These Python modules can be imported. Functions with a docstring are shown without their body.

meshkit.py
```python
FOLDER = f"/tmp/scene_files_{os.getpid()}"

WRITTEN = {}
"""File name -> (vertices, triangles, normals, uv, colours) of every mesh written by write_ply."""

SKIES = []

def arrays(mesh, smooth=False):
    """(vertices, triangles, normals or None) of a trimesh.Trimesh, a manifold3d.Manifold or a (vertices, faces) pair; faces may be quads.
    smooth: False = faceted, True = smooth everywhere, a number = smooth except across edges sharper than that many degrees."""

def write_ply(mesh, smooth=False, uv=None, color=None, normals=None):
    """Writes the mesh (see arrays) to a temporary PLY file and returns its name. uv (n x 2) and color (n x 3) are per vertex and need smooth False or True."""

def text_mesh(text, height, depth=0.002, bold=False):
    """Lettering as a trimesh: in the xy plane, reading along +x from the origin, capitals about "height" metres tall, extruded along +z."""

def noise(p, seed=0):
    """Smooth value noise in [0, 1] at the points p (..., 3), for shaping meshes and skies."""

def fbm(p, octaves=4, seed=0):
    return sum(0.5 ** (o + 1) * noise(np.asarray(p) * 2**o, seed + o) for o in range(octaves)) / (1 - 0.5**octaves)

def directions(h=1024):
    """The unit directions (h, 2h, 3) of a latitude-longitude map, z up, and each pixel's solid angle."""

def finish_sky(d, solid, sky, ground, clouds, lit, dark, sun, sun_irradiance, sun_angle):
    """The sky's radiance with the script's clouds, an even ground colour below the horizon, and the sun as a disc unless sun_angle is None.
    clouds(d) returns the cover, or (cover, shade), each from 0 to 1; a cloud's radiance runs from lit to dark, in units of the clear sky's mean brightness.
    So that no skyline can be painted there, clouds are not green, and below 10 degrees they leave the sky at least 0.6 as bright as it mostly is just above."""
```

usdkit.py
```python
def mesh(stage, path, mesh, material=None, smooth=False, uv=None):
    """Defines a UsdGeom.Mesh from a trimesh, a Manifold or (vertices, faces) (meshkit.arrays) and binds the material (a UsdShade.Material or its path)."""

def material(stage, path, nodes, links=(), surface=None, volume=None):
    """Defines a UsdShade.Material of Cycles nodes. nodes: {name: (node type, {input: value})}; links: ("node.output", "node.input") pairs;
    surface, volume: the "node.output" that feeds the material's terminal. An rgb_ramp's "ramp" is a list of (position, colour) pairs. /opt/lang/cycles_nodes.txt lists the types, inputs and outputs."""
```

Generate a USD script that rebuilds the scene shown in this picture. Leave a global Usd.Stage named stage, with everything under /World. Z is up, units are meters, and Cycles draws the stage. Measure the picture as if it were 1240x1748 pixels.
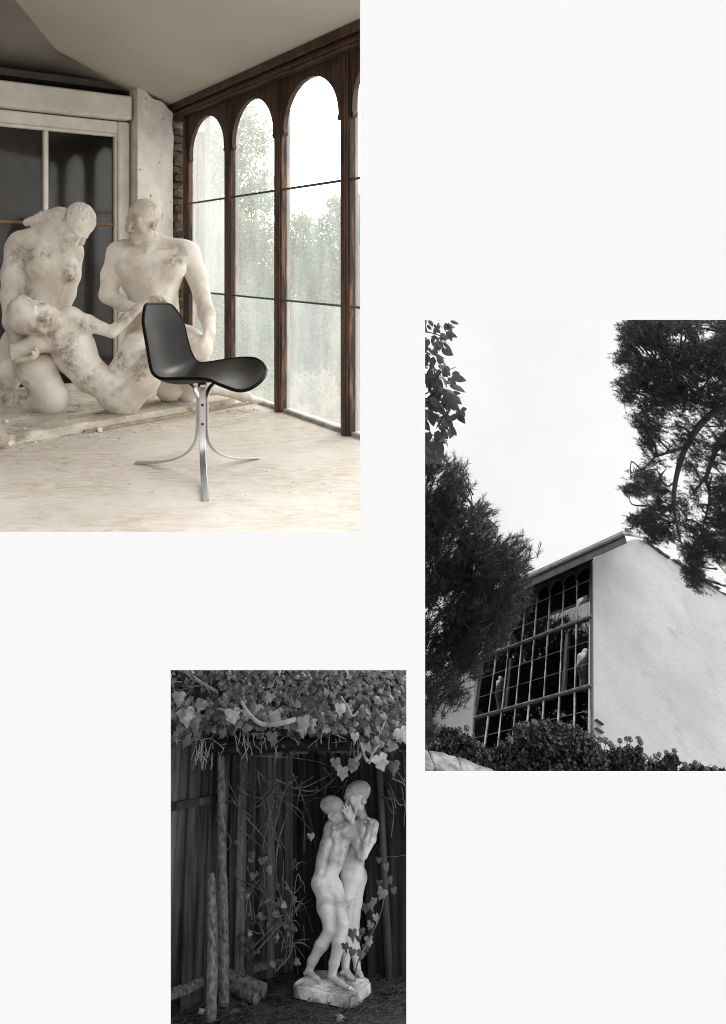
import math, random
import numpy as np, trimesh, usdkit, meshkit
from pxr import Usd, UsdGeom, UsdLux, UsdShade, Gf, Sdf, Vt
from shapely.geometry import Polygon, Point, box as sbox
from shapely import affinity

stage = Usd.Stage.CreateInMemory()
UsdGeom.SetStageUpAxis(stage, 'Z'); UsdGeom.SetStageMetersPerUnit(stage, 1.0)
UsdGeom.Xform.Define(stage, '/World')
rng = np.random.default_rng(7)
random.seed(7)
A = np.array

# ---------------------------------------------------------------- camera, sky, sun
F, X0, Y0, EYE = 1300.0, 480.0, 438.0, 0.957          # focal length and principal point in photograph pixels, eye height in m
cam = UsdGeom.Camera.Define(stage, '/World/camera')
cam.AddTranslateOp().Set(Gf.Vec3d(0, 0, EYE)); cam.AddRotateXOp().Set(90.0)
MM = 0.03
cam.CreateFocalLengthAttr(F * MM); cam.CreateHorizontalApertureAttr(1240 * MM); cam.CreateVerticalApertureAttr(1748 * MM)
cam.CreateHorizontalApertureOffsetAttr((620 - X0) * MM); cam.CreateVerticalApertureOffsetAttr(-(874 - Y0) * MM)
cam.CreateClippingRangeAttr(Gf.Vec2f(0.05, 5000)); cam.CreateExposureAttr(0.0)

SUN = A([0.62, 0.74, 0.52]); SUN = SUN / np.linalg.norm(SUN)      # direction towards the sun, beyond the studio windows
dome = UsdLux.DomeLight.Define(stage, '/World/sky')
dome.GetPrim().SetCustomDataByKey('kind', 'structure')
SKY_L = 20.5
usdkit.material(stage, '/World/Looks/overcast_sky', {
    'sky': ('sky_texture', {'sky_type': 'single_scattering', 'sun_disc': False, 'sun_elevation': float(math.asin(SUN[2])), 'sun_rotation': float(math.atan2(SUN[0], SUN[1]))}),
    'tc': ('texture_coordinate', {}),
    'n': ('noise_texture', {'scale': 1.6, 'detail': 4.0, 'roughness': 0.5}),
    'r': ('rgb_ramp', {'ramp': [(0.3, (SKY_L * 0.95,) * 3), (0.7, (SKY_L * 1.05,) * 3)]}),
    'dt': ('vector_math', {'math_type': 'dot_product', 'vector2': tuple(SUN)}), 'ma': ('math', {'math_type': 'multiply_add', 'value2': 0.85, 'value3': 1.0}),      # thin cloud is brighter towards the sun
    'br': ('vector_math', {'math_type': 'scale'}),
    'm': ('mix_color', {'fac': 0.93, 'use_clamp': False}),
    'b': ('background_shader', {'strength': 0.1})},
    [('tc.generated', 'n.vector'), ('n.fac', 'r.fac'), ('sky.color', 'm.a'), ('tc.generated', 'dt.vector1'), ('dt.value', 'ma.value1'), ('r.color', 'br.vector1'), ('ma.value', 'br.scale'), ('br.vector', 'm.b'), ('m.result', 'b.color')], surface='b.background')
UsdShade.MaterialBindingAPI.Apply(dome.GetPrim()).Bind(UsdShade.Material.Get(stage, '/World/Looks/overcast_sky'))
sun = UsdLux.DistantLight.Define(stage, '/World/sun')
sun.CreateNormalizeAttr(True); sun.CreateIntensityAttr(0.4); sun.CreateAngleAttr(14.0); sun.CreateColorAttr(Gf.Vec3f(1.0, 0.97, 0.93))
_z = SUN; _x = np.cross([0, 0, 1.0], _z); _x /= np.linalg.norm(_x); _y = np.cross(_z, _x)
sun.AddTransformOp().Set(Gf.Matrix4d(*_x, 0, *_y, 0, *_z, 0, 0, 0, 12, 1))

# ---------------------------------------------------------------- helpers: materials
def look(name, nodes, links, surface='p.BSDF', volume=None):
    return usdkit.material(stage, '/World/Looks/' + name, nodes, links, surface=surface, volume=volume)

def mottled(name, dark, light, scale=6.0, rough=0.7, bump=0.0, bump_scale=40.0, stretch=(1, 1, 1), lo=0.35, hi=0.65, detail=5.0, spec=0.4, extra=None, metallic=0.0, dist=0.02, distortion=0.0, tilt=0.0):
    """colour that wanders between two tones in object space, with a fine relief"""
    nodes = {'tc': ('texture_coordinate', {}), 'mp': ('mapping', {'scale': stretch}),
             'n': ('noise_texture', {'scale': scale, 'detail': detail, 'roughness': 0.6, 'distortion': distortion}),
             'r': ('rgb_ramp', {'ramp': [(lo, dark), (hi, light)]}),
             'p': ('principled_bsdf', {'roughness': rough, 'specular_ior_level': spec, 'metallic': metallic})}
    links = [('tc.object', 'mp.vector'), ('mp.vector', 'n.vector'), ('n.fac', 'r.fac')]
    if tilt:
        nodes['mt'] = ('mapping', {'rotation': (tilt, 0, 0)}); links = [('tc.object', 'mt.vector'), ('mt.vector', 'mp.vector')] + links[1:]
    out = 'r.color'
    if extra:                                        # (colour, scale, lo, hi, strength): stains laid over the first two tones
        for k, (col, sc, l, h) in enumerate(extra):
            nodes |= {f'n{k}': ('noise_texture', {'scale': sc, 'detail': 6.0, 'roughness': 0.65, 'vector': (0, 0, 0)}),
                      f'r{k}': ('rgb_ramp', {'ramp': [(l, (0, 0, 0)), (h, (1, 1, 1))]}),
                      f'm{k}': ('mix_color', {'b': col})}
            links += [('mp.vector', f'n{k}.vector'), (f'n{k}.fac', f'r{k}.fac'), (f'r{k}.color', f'm{k}.fac'), (out, f'm{k}.a')]
            out = f'm{k}.result'
    links.append((out, 'p.base_color'))
    if bump:
        nodes |= {'nb': ('noise_texture', {'scale': bump_scale, 'detail': 5.0, 'roughness': 0.6}), 'b': ('bump', {'strength': bump, 'distance': dist})}
        links += [('mp.vector', 'nb.vector'), ('nb.fac', 'b.height'), ('b.normal', 'p.normal')]
    return look(name, nodes, links)

def leafy(name, dark, light, trans, rough=0.55, tfac=0.3, spec=0.3):
    """leaf colour that varies from leaf to leaf, some light coming through"""
    return look(name, {'g': ('geometry', {}), 'r': ('rgb_ramp', {'ramp': [(0.0, dark), (1.0, light)]}),
                       'p': ('principled_bsdf', {'roughness': rough, 'specular_ior_level': spec}), 't': ('translucent_bsdf', {'color': trans}), 'm': ('mix_closure', {'fac': tfac})},
                [('g.random_per_island', 'r.fac'), ('r.color', 'p.base_color'), ('p.BSDF', 'm.closure1'), ('t.BSDF', 'm.closure2')], surface='m.closure')

# ---------------------------------------------------------------- helpers: objects
_taken = {'/World/sky': 0, '/World/camera': 0, '/World/sun': 0}
def numbered(path):
    n = _taken.get(path, -1) + 1
    _taken[path] = n
    return path if n == 0 else f'{path}_{n:03d}'

def pathof(parent):
    return '/World' if parent is None else str(parent.GetPath())

def obj(name, mesh, mat, parent=None, smooth=False, label=None):
    if isinstance(mesh, (list,)):
        mesh = trimesh.util.concatenate(mesh)
    p = usdkit.mesh(stage, numbered(pathof(parent) + '/' + name), mesh, mat, smooth=smooth).GetPrim()
    if label: p.SetCustomDataByKey('label', label)
    return p

def tag(p, label, cat, group=None):
    p.SetCustomDataByKey('label', label); p.SetCustomDataByKey('category', cat)
    if group: p.SetCustomDataByKey('group', group)
    return p

def kind(p, k):
    p.SetCustomDataByKey('kind', k); return p

def thing(name, label, cat, group=None, loc=(0, 0, 0)):
    x = UsdGeom.Xform.Define(stage, numbered('/World/' + name))
    if any(loc): x.AddTranslateOp().Set(Gf.Vec3d(*map(float, loc)))
    return tag(x.GetPrim(), label, cat, group)

# ---------------------------------------------------------------- helpers: geometry
def P(px, py, Z):
    """the point at depth Z that a pixel of the photograph looks at"""
    return A([(px - X0) * Z / F, Z, EYE - (py - Y0) * Z / F])

def ray(px, py):
    return A([(px - X0) / F, 1.0, -(py - Y0) / F])

CAM = A([0, 0, EYE])
def hit(px, py, o, n):
    d = ray(px, py); return CAM + d * (np.dot(o - CAM, n) / np.dot(d, n))

def unit(v):
    v = A(v, float); return v / np.linalg.norm(v)

_CB = {}
def cbox(lo, hi, c=0.0):
    """box with chamfered edges"""
    lo, hi = A(lo, float), A(hi, float)
    if c <= 0:
        return trimesh.creation.box(bounds=[lo, hi])
    c = min(c, 0.45 * (hi - lo).min())
    pts = []
    for s in np.ndindex(2, 2, 2):
        q = np.where(A(s) == 0, lo, hi); inw = np.where(A(s) == 0, 1, -1) * c
        for k in range(3):
            m = inw.copy(); m[k] = 0; pts.append(q + m)
    pts = A(pts)
    if 'f' not in _CB:
        h = trimesh.convex.convex_hull(A(pts)); 
        from scipy.spatial import cKDTree
        _CB['f'] = cKDTree(pts).query(h.vertices)[1][h.faces]
    return trimesh.Trimesh(pts, _CB['f'], process=False)

class Frame:
    def __init__(s, o, x, y, z):
        s.o, s.M = A(o, float), np.stack([A(x, float), A(y, float), A(z, float)], 1)
        s.flip = np.linalg.det(s.M) < 0
    def __call__(s, m):
        m = m.copy(); m.vertices = s.pt(m.vertices)
        if s.flip: m.faces = m.faces[:, ::-1]
        return m
    def pt(s, p): return A(p, float) @ s.M.T + s.o

def tube(pts, rad, n=8, cap=True):
    """a round tube through the points; rad: a number or one per point"""
    pts = A(pts, float); k = len(pts); rad = np.broadcast_to(A(rad, float), (k,))
    tan = np.gradient(pts, axis=0); tan /= np.maximum(np.linalg.norm(tan, axis=1, keepdims=True), 1e-9)
    u = np.cross(tan[0], [0.3, 0.5, 0.81]); u /= np.linalg.norm(u)
    rings = []
    a = np.arange(n) / n * 2 * math.pi
    for i in range(k):
        u = u - tan[i] * (u @ tan[i]); u /= max(np.linalg.norm(u), 1e-9)
        w = np.cross(tan[i], u)
        rings.append(pts[i] + rad[i] * (np.cos(a)[:, None] * u + np.sin(a)[:, None] * w))
    v = np.vstack(rings); f = []
    i, j = np.meshgrid(np.arange(k - 1), np.arange(n), indexing='ij')
    a0, a1 = i * n + j, i * n + (j + 1) % n
    f = np.concatenate([np.stack([a0, a1, a1 + n], -1).reshape(-1, 3), np.stack([a0, a1 + n, a0 + n], -1).reshape(-1, 3)])
    if cap:
        v = np.vstack([v, pts[0], pts[-1]])
        jj = np.arange(n); nx = (jj + 1) % n; b = (k - 1) * n
        f = np.vstack([f, np.stack([np.full(n, k * n), nx, jj], 1), np.stack([np.full(n, k * n + 1), b + jj, b + nx], 1)])
    return trimesh.Trimesh(v, f, process=False)

def spline(pts, n=24):
    """Catmull-Rom through the points"""
    p = A(pts, float); p = np.vstack([2 * p[0] - p[1], p, 2 * p[-1] - p[-2]])
    t = np.linspace(0, len(p) - 3 - 1e-9, n); i = t.astype(int); t = (t - i)[:, None]
    a, b, c, d = p[i], p[i + 1], p[i + 2], p[i + 3]
    return 0.5 * (2 * b + (c - a) * t + (2 * a - 5 * b + 4 * c - d) * t**2 + (3 * b - a - 3 * c + d) * t**3)

def grid_mesh(g):
    """surface through a grid of points (a, b, 3)"""
    a, b = g.shape[:2]
    i, j = np.meshgrid(np.arange(a - 1), np.arange(b - 1), indexing='ij'); q = i * b + j
    f = np.concatenate([np.stack([q, q + b, q + b + 1], -1).reshape(-1, 3), np.stack([q, q + b + 1, q + 1], -1).reshape(-1, 3)])
    return trimesh.Trimesh(g.reshape(-1, 3), f, process=False)

def prism(poly, depth):
    return trimesh.util.concatenate([trimesh.creation.extrude_polygon(g, depth, engine='earcut') for g in getattr(poly, 'geoms', [poly])])

def lump(center, size, seed, sub=2, rough=0.35):
    """an irregular broken stone or plaster piece"""
    m = trimesh.creation.icosphere(sub); v = m.vertices
    r = 1 + rough * (meshkit.fbm(v * 1.7 + seed * 3.1, 3, seed) - 0.5) * 2
    cut = np.random.default_rng(seed)
    for _ in range(5):                                   # flat broken faces
        n = unit(cut.normal(size=3)); h = cut.uniform(0.55, 0.85)
        d = (v * r[:, None]) @ n; r = np.where(d > h, r * h / np.maximum(d, 1e-6), r)
    m.vertices = v * r[:, None] * A(size) + A(center)
    return m
# ================================================================ materials
M = {}
M['board'] = look('white_board', {'p': ('principled_bsdf', {'base_color': (0.632, 0.632, 0.640), 'roughness': 0.9, 'specular_ior_level': 0.0})}, [])
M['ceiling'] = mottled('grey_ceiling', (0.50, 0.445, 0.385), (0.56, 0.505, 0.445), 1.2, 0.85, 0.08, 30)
M['white_paint'] = mottled('aged_white_paint', (0.66, 0.61, 0.54), (0.82, 0.77, 0.70), 5, 0.6, 0.25, 25, (1, 1, 1), extra=[((0.22, 0.19, 0.15), 26, 0.66, 0.72)])
M['pier_paint'] = mottled('limewashed_plaster', (0.64, 0.60, 0.54), (0.82, 0.775, 0.71), 7, 0.85, 0.6, 14, extra=[((0.20, 0.18, 0.15), 18, 0.64, 0.70)], dist=0.012)
M['brick'] = mottled('dark_brick', (0.03, 0.022, 0.016), (0.11, 0.075, 0.050), 12, 0.9, 0.7, 40, dist=0.008)
M['dark_wood'] = mottled('dark_brown_timber', (0.024, 0.012, 0.0075), (0.105, 0.052, 0.029), 5, 0.45, 0.35, 30, (9, 9, 0.8), lo=0.38, hi=0.66, spec=0.4, dist=0.006)
M['raw_wood'] = mottled('worn_brown_timber', (0.028, 0.014, 0.0085), (0.20, 0.098, 0.054), 3.2, 0.6, 0.4, 30, (8, 8, 1.0), lo=0.50, hi=0.66, dist=0.006)
M['batten'] = mottled('raw_batten_wood', (0.24, 0.18, 0.12), (0.42, 0.33, 0.24), 5, 0.7, 0.3, 30, (3, 3, 12))
M['orange_wood'] = mottled('orange_varnished_wood', (0.15, 0.07, 0.032), (0.28, 0.14, 0.07), 8, 0.5)
M['lead'] = mottled('grey_glazing_bar', (0.05, 0.045, 0.04), (0.12, 0.11, 0.10), 20, 0.6)
M['floor'] = look('painted_plywood', {
    'tc': ('texture_coordinate', {}), 'mp': ('mapping', {'scale': (1.5, 4.2, 1), 'rotation': (0, 0, -0.25)}),
    'n1': ('noise_texture', {'scale': 3.6, 'detail': 10.0, 'roughness': 0.72, 'distortion': 2.4}),
    'r1': ('rgb_ramp', {'ramp': [(0.32, (0.32, 0.26, 0.20)), (0.48, (0.45, 0.395, 0.33)), (0.64, (0.56, 0.51, 0.45))]}),
    'n2': ('noise_texture', {'scale': 1.3, 'detail': 5.0, 'roughness': 0.6}),
    'r2': ('rgb_ramp', {'ramp': [(0.42, (0, 0, 0)), (0.62, (0.75, 0.75, 0.75))]}),
    'm2': ('mix_color', {'b': (0.61, 0.565, 0.51)}),
    'n3': ('noise_texture', {'scale': 11.0, 'detail': 6.0, 'roughness': 0.7, 'distortion': 0.8}),
    'r3': ('rgb_ramp', {'ramp': [(0.60, (0, 0, 0)), (0.70, (0.55, 0.55, 0.55))]}),
    'm3': ('mix_color', {'b': (0.36, 0.31, 0.26)}),
    'v4': ('voronoi_texture', {'scale': 9.0}), 'r4': ('rgb_ramp', {'ramp': [(0.03, (1, 1, 1)), (0.06, (0, 0, 0))]}),
    'm4': ('mix_color', {'b': (0.14, 0.12, 0.10)}),
    'b': ('bump', {'strength': 0.35, 'distance': 0.004}),
    'p': ('principled_bsdf', {'roughness': 0.55, 'specular_ior_level': 0.35})},
    [('tc.object', 'mp.vector'), ('mp.vector', 'n1.vector'), ('n1.fac', 'r1.fac'), ('tc.object', 'n2.vector'), ('n2.fac', 'r2.fac'), ('r1.color', 'm2.a'), ('r2.color', 'm2.fac'),
     ('tc.object', 'n3.vector'), ('n3.fac', 'r3.fac'), ('m2.result', 'm3.a'), ('r3.color', 'm3.fac'), ('tc.object', 'v4.vector'), ('v4.distance', 'r4.fac'), ('m3.result', 'm4.a'), ('r4.color', 'm4.fac'),
     ('m4.result', 'p.base_color'), ('n1.fac', 'b.height'), ('b.normal', 'p.normal')])
def pane_look(name, veil, lo, hi):
    """window glass under a film of dust that also stands in for the haze outdoors"""
    return look(name, {'tc': ('texture_coordinate', {}), 'mp': ('mapping', {'scale': (3.5, 3.5, 1.3)}), 'n': ('noise_texture', {'scale': 1.5, 'detail': 6.0, 'roughness': 0.6}),
        'r': ('rgb_ramp', {'ramp': [(0.3, (lo,) * 3), (0.7, (hi,) * 3)]}), 'bw': ('rgb_to_bw', {}),
        't': ('transparent_bsdf', {'color': (0.96, 0.97, 0.96)}), 'd': ('translucent_bsdf', {'color': veil}), 'm': ('mix_closure', {}),
        'fr': ('fresnel', {'IOR': 1.45}), 'g': ('glossy_bsdf', {'color': (0.9, 0.9, 0.9), 'roughness': 0.02}), 'o': ('mix_closure', {})},
        [('tc.object', 'mp.vector'), ('mp.vector', 'n.vector'), ('n.fac', 'r.fac'), ('r.color', 'bw.color'), ('bw.val', 'm.fac'), ('t.BSDF', 'm.closure1'), ('d.BSDF', 'm.closure2'),
         ('fr.fac', 'o.fac'), ('m.closure', 'o.closure1'), ('g.BSDF', 'o.closure2')], surface='o.closure')
M['dust_haze'] = pane_look('dust_haze_pane', (0.80, 0.82, 0.77), 0.09, 0.20)  # veil is dust on the glass plus garden haze put into it
M['dust_haze_low'] = pane_look('dust_haze_low_pane', (0.80, 0.82, 0.77), 0.15, 0.28)
M['dust_haze_more'] = pane_look('dust_haze_thick_pane', (0.80, 0.82, 0.76), 0.28, 0.42)
M['dark_glass'] = look('dark_pane', {'t': ('transparent_bsdf', {'color': (0.9, 0.9, 0.9)}), 'g': ('glossy_bsdf', {'color': (0.95, 0.93, 0.90), 'roughness': 0.07}), 'fr': ('fresnel', {'IOR': 1.5}), 'm': ('mix_closure', {})},
    [('fr.fac', 'm.fac'), ('t.BSDF', 'm.closure1'), ('g.BSDF', 'm.closure2')], surface='m.closure')

# ================================================================ the white board with its three openings
PAGE_Y = 2.60
def page_rect(x0, y0, x1, y1):
    k = PAGE_Y / F
    return sbox((x0 - X0) * k, EYE - (y1 - Y0) * k, (x1 - X0) * k, EYE - (y0 - Y0) * k)
page = page_rect(-260, -260, 1500, 2010).difference(page_rect(-60, -60, 615, 908)).difference(page_rect(726, 546, 1300, 1317)).difference(page_rect(291.5, 1144, 694, 1810))
pm = prism(page, 0.0016)
pm = Frame((0, PAGE_Y, 0), (1, 0, 0), (0, 0, 1), (0, 1, 0))(pm)
kind(obj('white_wall', pm, M['board']), 'structure')
kind(obj('ground', trimesh.creation.box(bounds=[(-1500, -1500, -17.2), (1500, 1500, -17)]), mottled('pale_earth', (0.22, 0.21, 0.19), (0.30, 0.29, 0.27), 0.4, 0.95)), 'structure')

# ================================================================ the studio room behind the first opening
C0 = A([0.006, 4.695, 0]); D1 = unit([-760, 1300, 0]); NIN = A([-D1[1], D1[0], 0])            # window wall: along, inwards
K0 = A([-0.853, 6.165, 0]); DL = unit([-1920, -1300, 0]); NB = A([-DL[1], DL[0], 0]); NB = NB if NB[1] < 0 else -NB   # back wall: to the left, towards the room
WF = Frame(C0, D1, NIN, (0, 0, 1)); BF = Frame(K0, DL, NB, (0, 0, 1))
ZT = 2.13                                                                                    # top of the window wall
def t_at(px, n):
    """place along the window wall, on the plane n in front of the glass, that a pixel column looks at"""
    o = C0 + NIN * n; k = (px - X0) / F
    return (k * o[1] - o[0]) / (D1[0] - k * D1[1])
def s_at(px, m=0):
    o = K0 + NB * m; k = (px - X0) / F
    return (k * o[1] - o[0]) / (DL[0] - k * DL[1])

T_CORNER = np.dot(K0 - C0, D1)
fl = Polygon([(-3.2, 2.612), (0.42, 2.612), *[tuple((C0 + D1 * t - NIN * 0.10)[:2]) for t in (-0.98, T_CORNER + 0.1)], tuple((K0 + DL * 2.6 + NB * -0.1)[:2]), (-3.2, 4.4)])
kind(obj('floor', Frame((0, 0, -0.08), (1, 0, 0), (0, 1, 0), (0, 0, 1))(prism(fl, 0.08)), M['floor']), 'structure')

# ceiling: a plane that rises inwards from the window head, and a hip that comes down to the back wall
SL = 0.30
def on_ceiling(px, py):
    n = unit([-SL * NIN[0], -SL * NIN[1], 1.0]); return hit(px, py, C0 + A([0, 0, ZT]), n)
def ceil_z(p): return ZT + SL * np.dot(A(p[:3]) - C0, NIN)
cr = [on_ceiling(x, y) for x, y in ((-60, -120), (20, -8), (95, 84), (232, 158))]
hipw = [hit(x, y, K0 - NB * 0.9, NB) for x, y in ((-90, 150), (0, 160), (110, 172), (232, 180))]  # hip foot set back behind the lintel so it catches less light
def win(t, n): 
    p = C0 + D1 * t + NIN * n; return A([p[0], p[1], ZT + SL * n])
cw = [win(-1.6, -0.1), win(-1.2, -0.1), win(0.4, -0.1), win(T_CORNER + 0.25, -0.1)]
far_l = A([-3.6, 2.62, 0]); far_l[2] = ceil_z(far_l)
near_r = A([0.75, 2.62, 0]); near_r[2] = ceil_z(near_r)
V = [*cw, *cr, far_l, near_r]
cm = trimesh.Trimesh(A(V), A([(0, 1, 9), (9, 1, 8), (1, 2, 8), (8, 2, 4), (4, 2, 5), (2, 6, 5), (2, 3, 6), (3, 7, 6)]), process=False)
top = cm.copy(); top.vertices = top.vertices + A([0, 0, 0.06])
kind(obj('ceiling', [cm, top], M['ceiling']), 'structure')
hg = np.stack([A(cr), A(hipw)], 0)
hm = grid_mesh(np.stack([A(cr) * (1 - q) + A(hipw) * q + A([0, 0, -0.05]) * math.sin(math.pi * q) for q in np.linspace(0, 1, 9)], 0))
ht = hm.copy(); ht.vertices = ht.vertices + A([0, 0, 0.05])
kind(obj('ceiling', [hm, ht], mottled('shaded_hip_ceiling', (0.20, 0.18, 0.155), (0.27, 0.245, 0.215), 1.2, 0.9), smooth=60), 'structure')  # same ceiling, its shade put into a darker colour on the hip

def sheet(fr, a0, a1, n, z0, z1, face):
    """a sheet of glass whose front is on the side that face points to"""
    v = fr.pt([(a0, n, z0), (a1, n, z0), (a1, n, z1), (a0, n, z1)]); f = A([(0, 1, 2), (0, 2, 3)])
    if np.dot(np.cross(v[1] - v[0], v[2] - v[0]), face) < 0: f = f[:, ::-1]
    return trimesh.Trimesh(v, f, process=False)
# ---------------------------------------------------------------- tall arched window wall
tw = thing('studio_window', 'tall dark brown timber window wall with arched lights behind the black chair', 'window')
left_px = [309, 379, 463, 575]
tl = [t_at(x, 0.04) for x in left_px]
step = (tl[0] - tl[3]) / 3 
tl += [tl[3] - step * k for k in (1,)]
print('posts', tl, step)
PW = 0.085
for i, t in enumerate(tl[:4]):
    parts_ = [cbox((t - PW, -0.05, 0.0), (t, 0.018, ZT - 0.085), 0.006),
              cbox((t - PW + 0.004, 0.0185, 0.001), (t - 0.018, 0.030, ZT - 0.086), 0.005),
              cbox((t - PW + 0.012, 0.0305, 0.002), (t - 0.034, 0.040, ZT - 0.087), 0.004)]
    obj('post', [WF(q) for q in parts_[1:]], M['dark_wood'], tw)
    obj('post_core', WF(parts_[0]), M['raw_wood'], tw)
a, b = tl[3] - step * 0.72, T_CORNER + 0.02
obj('head_beam', [WF(cbox((a, -0.07, ZT - 0.083), (b, 0.075, ZT - 0.028), 0.006)), WF(cbox((a, -0.07, ZT - 0.0275), (b, 0.10, ZT + 0.028), 0.006)), WF(cbox((a, 0.0755, ZT - 0.066), (b, 0.086, ZT - 0.048), 0.004))], M['dark_wood'], tw)
obj('sill', [WF(cbox((a, -0.06, -0.05), (b, 0.004, 0.022), 0.004))], mottled('dusty_sill', (0.20, 0.19, 0.17), (0.42, 0.40, 0.36), 9, 0.9, 0.5, 30), tw)
Z1, Z2 = 1.371, 0.690
for i in range(len(tl) - 1):
    hi_t = tl[i] - PW
    lo_t = tl[i + 1] if i < 3 else a
    w = hi_t - lo_t; c = (hi_t + lo_t) / 2
    zt = ZT - 0.084; ap, sp = ZT - 0.135, 1.735
    hole = affinity.scale(Point(0, 0).buffer(1, 32), w / 2 - 0.022, ap - sp)
    arch = sbox(-w / 2, sp - 0.022, w / 2, zt)
    arch = arch.difference(affinity.translate(hole, 0, sp)).difference(sbox(-w / 2 + 0.022, sp - 0.1, w / 2 - 0.022, sp))
    for sgn in (-1, 1):                                  # the small rounded ends of the arch
        arch = arch.union(Point(sgn * (w / 2 - 0.014), sp - 0.020).buffer(0.017, 8).intersection(sbox(-w / 2, 0, w / 2, 3)))
    obj('arch_panel', Frame(WF.pt((c, -0.016, 0)), D1, (0, 0, 1), NIN)(prism(arch, 0.030)), M['dark_wood'], tw)
    for z in (Z1, Z2):
        obj('glazing_bar', WF(cbox((lo_t, -0.012, z - 0.006), (hi_t, 0.008, z + 0.006), 0.002)), M['lead'], tw)
    for z0, z1 in ((0.022, Z2 - 0.007), (Z2 + 0.007, Z1 - 0.007), (Z1 + 0.007, zt)):
        obj('pane', sheet(WF, lo_t, hi_t, -0.022, z0 - 0.003, z1 + 0.003, NIN), M['dust_haze_more'] if (i == 0 and z0 > 0.3) else M['dust_haze_low'] if z0 < 0.3 else M['dust_haze'], tw)
# corner filler of dark rough wood and brick between pier and first post
pier_r = s_at(296); 
# ---------------------------------------------------------------- whitewashed pier with bare bricks at its edge
tp = thing('pier', 'whitewashed plaster pier with bare dark bricks along its window edge', 'pier')
s0, s1, s2 = s_at(222, 0.06), s_at(235, 0.16), s_at(296, 0.16)
def pier_top(s): return 2.255 - (s1 - s) / (s1 - s2) * 0.155
pp = Polygon([(s2, 0), (s1, 0), (s1, 2.245), (s1 - 0.02, 2.26), *[(s, pier_top(s) + 0.012 * math.sin(40 * s)) for s in np.linspace(s1 - 0.04, s2 + 0.01, 12)], (s2, 2.08), (s2 + 0.012, 1.98), (s2 - 0.006, 1.9), (s2 + 0.004, 1.75)])
obj('plaster', Frame(BF.pt((0, 0.0, 0)), DL, (0, 0, 1), NB)(prism(pp, 0.16)), M['pier_paint'], tp)
r2 = np.random.default_rng(3)
z = 0.0; row = 0
while z < 1.97:
    for j in range(2):
        w0 = s2 - 0.002 - j * 0.07 - (0.03 if row % 2 else 0.0)
        if w0 - 0.066 < -0.2: continue
        m = cbox((w0 - 0.064, -0.04, z + 0.004), (w0, 0.115 - 0.05 * j + r2.uniform(-0.012, 0.02), z + 0.056), 0.006)
        m = m.subdivide(); m.vertices += r2.normal(0, 0.0022, m.vertices.shape)
        obj('brick', BF(m), M['brick'], tp)
    z += 0.062; row += 1
obj('mortar_edge', BF(cbox((s2 - 0.19, -0.05, 0), (s2 - 0.001, 0.05, 2.05))), mottled('old_mortar', (0.07, 0.055, 0.04), (0.20, 0.16, 0.12), 20, 0.95, 0.5, 60), tp)
obj('broken_head', [lump(BF.pt((s2 - 0.03 - 0.05 * k, 0.12, 2.055 + 0.02 * (k % 2))), (0.045, 0.03, 0.03), 40 + k, 1) for k in range(3)], M['brick'], tp)

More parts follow.
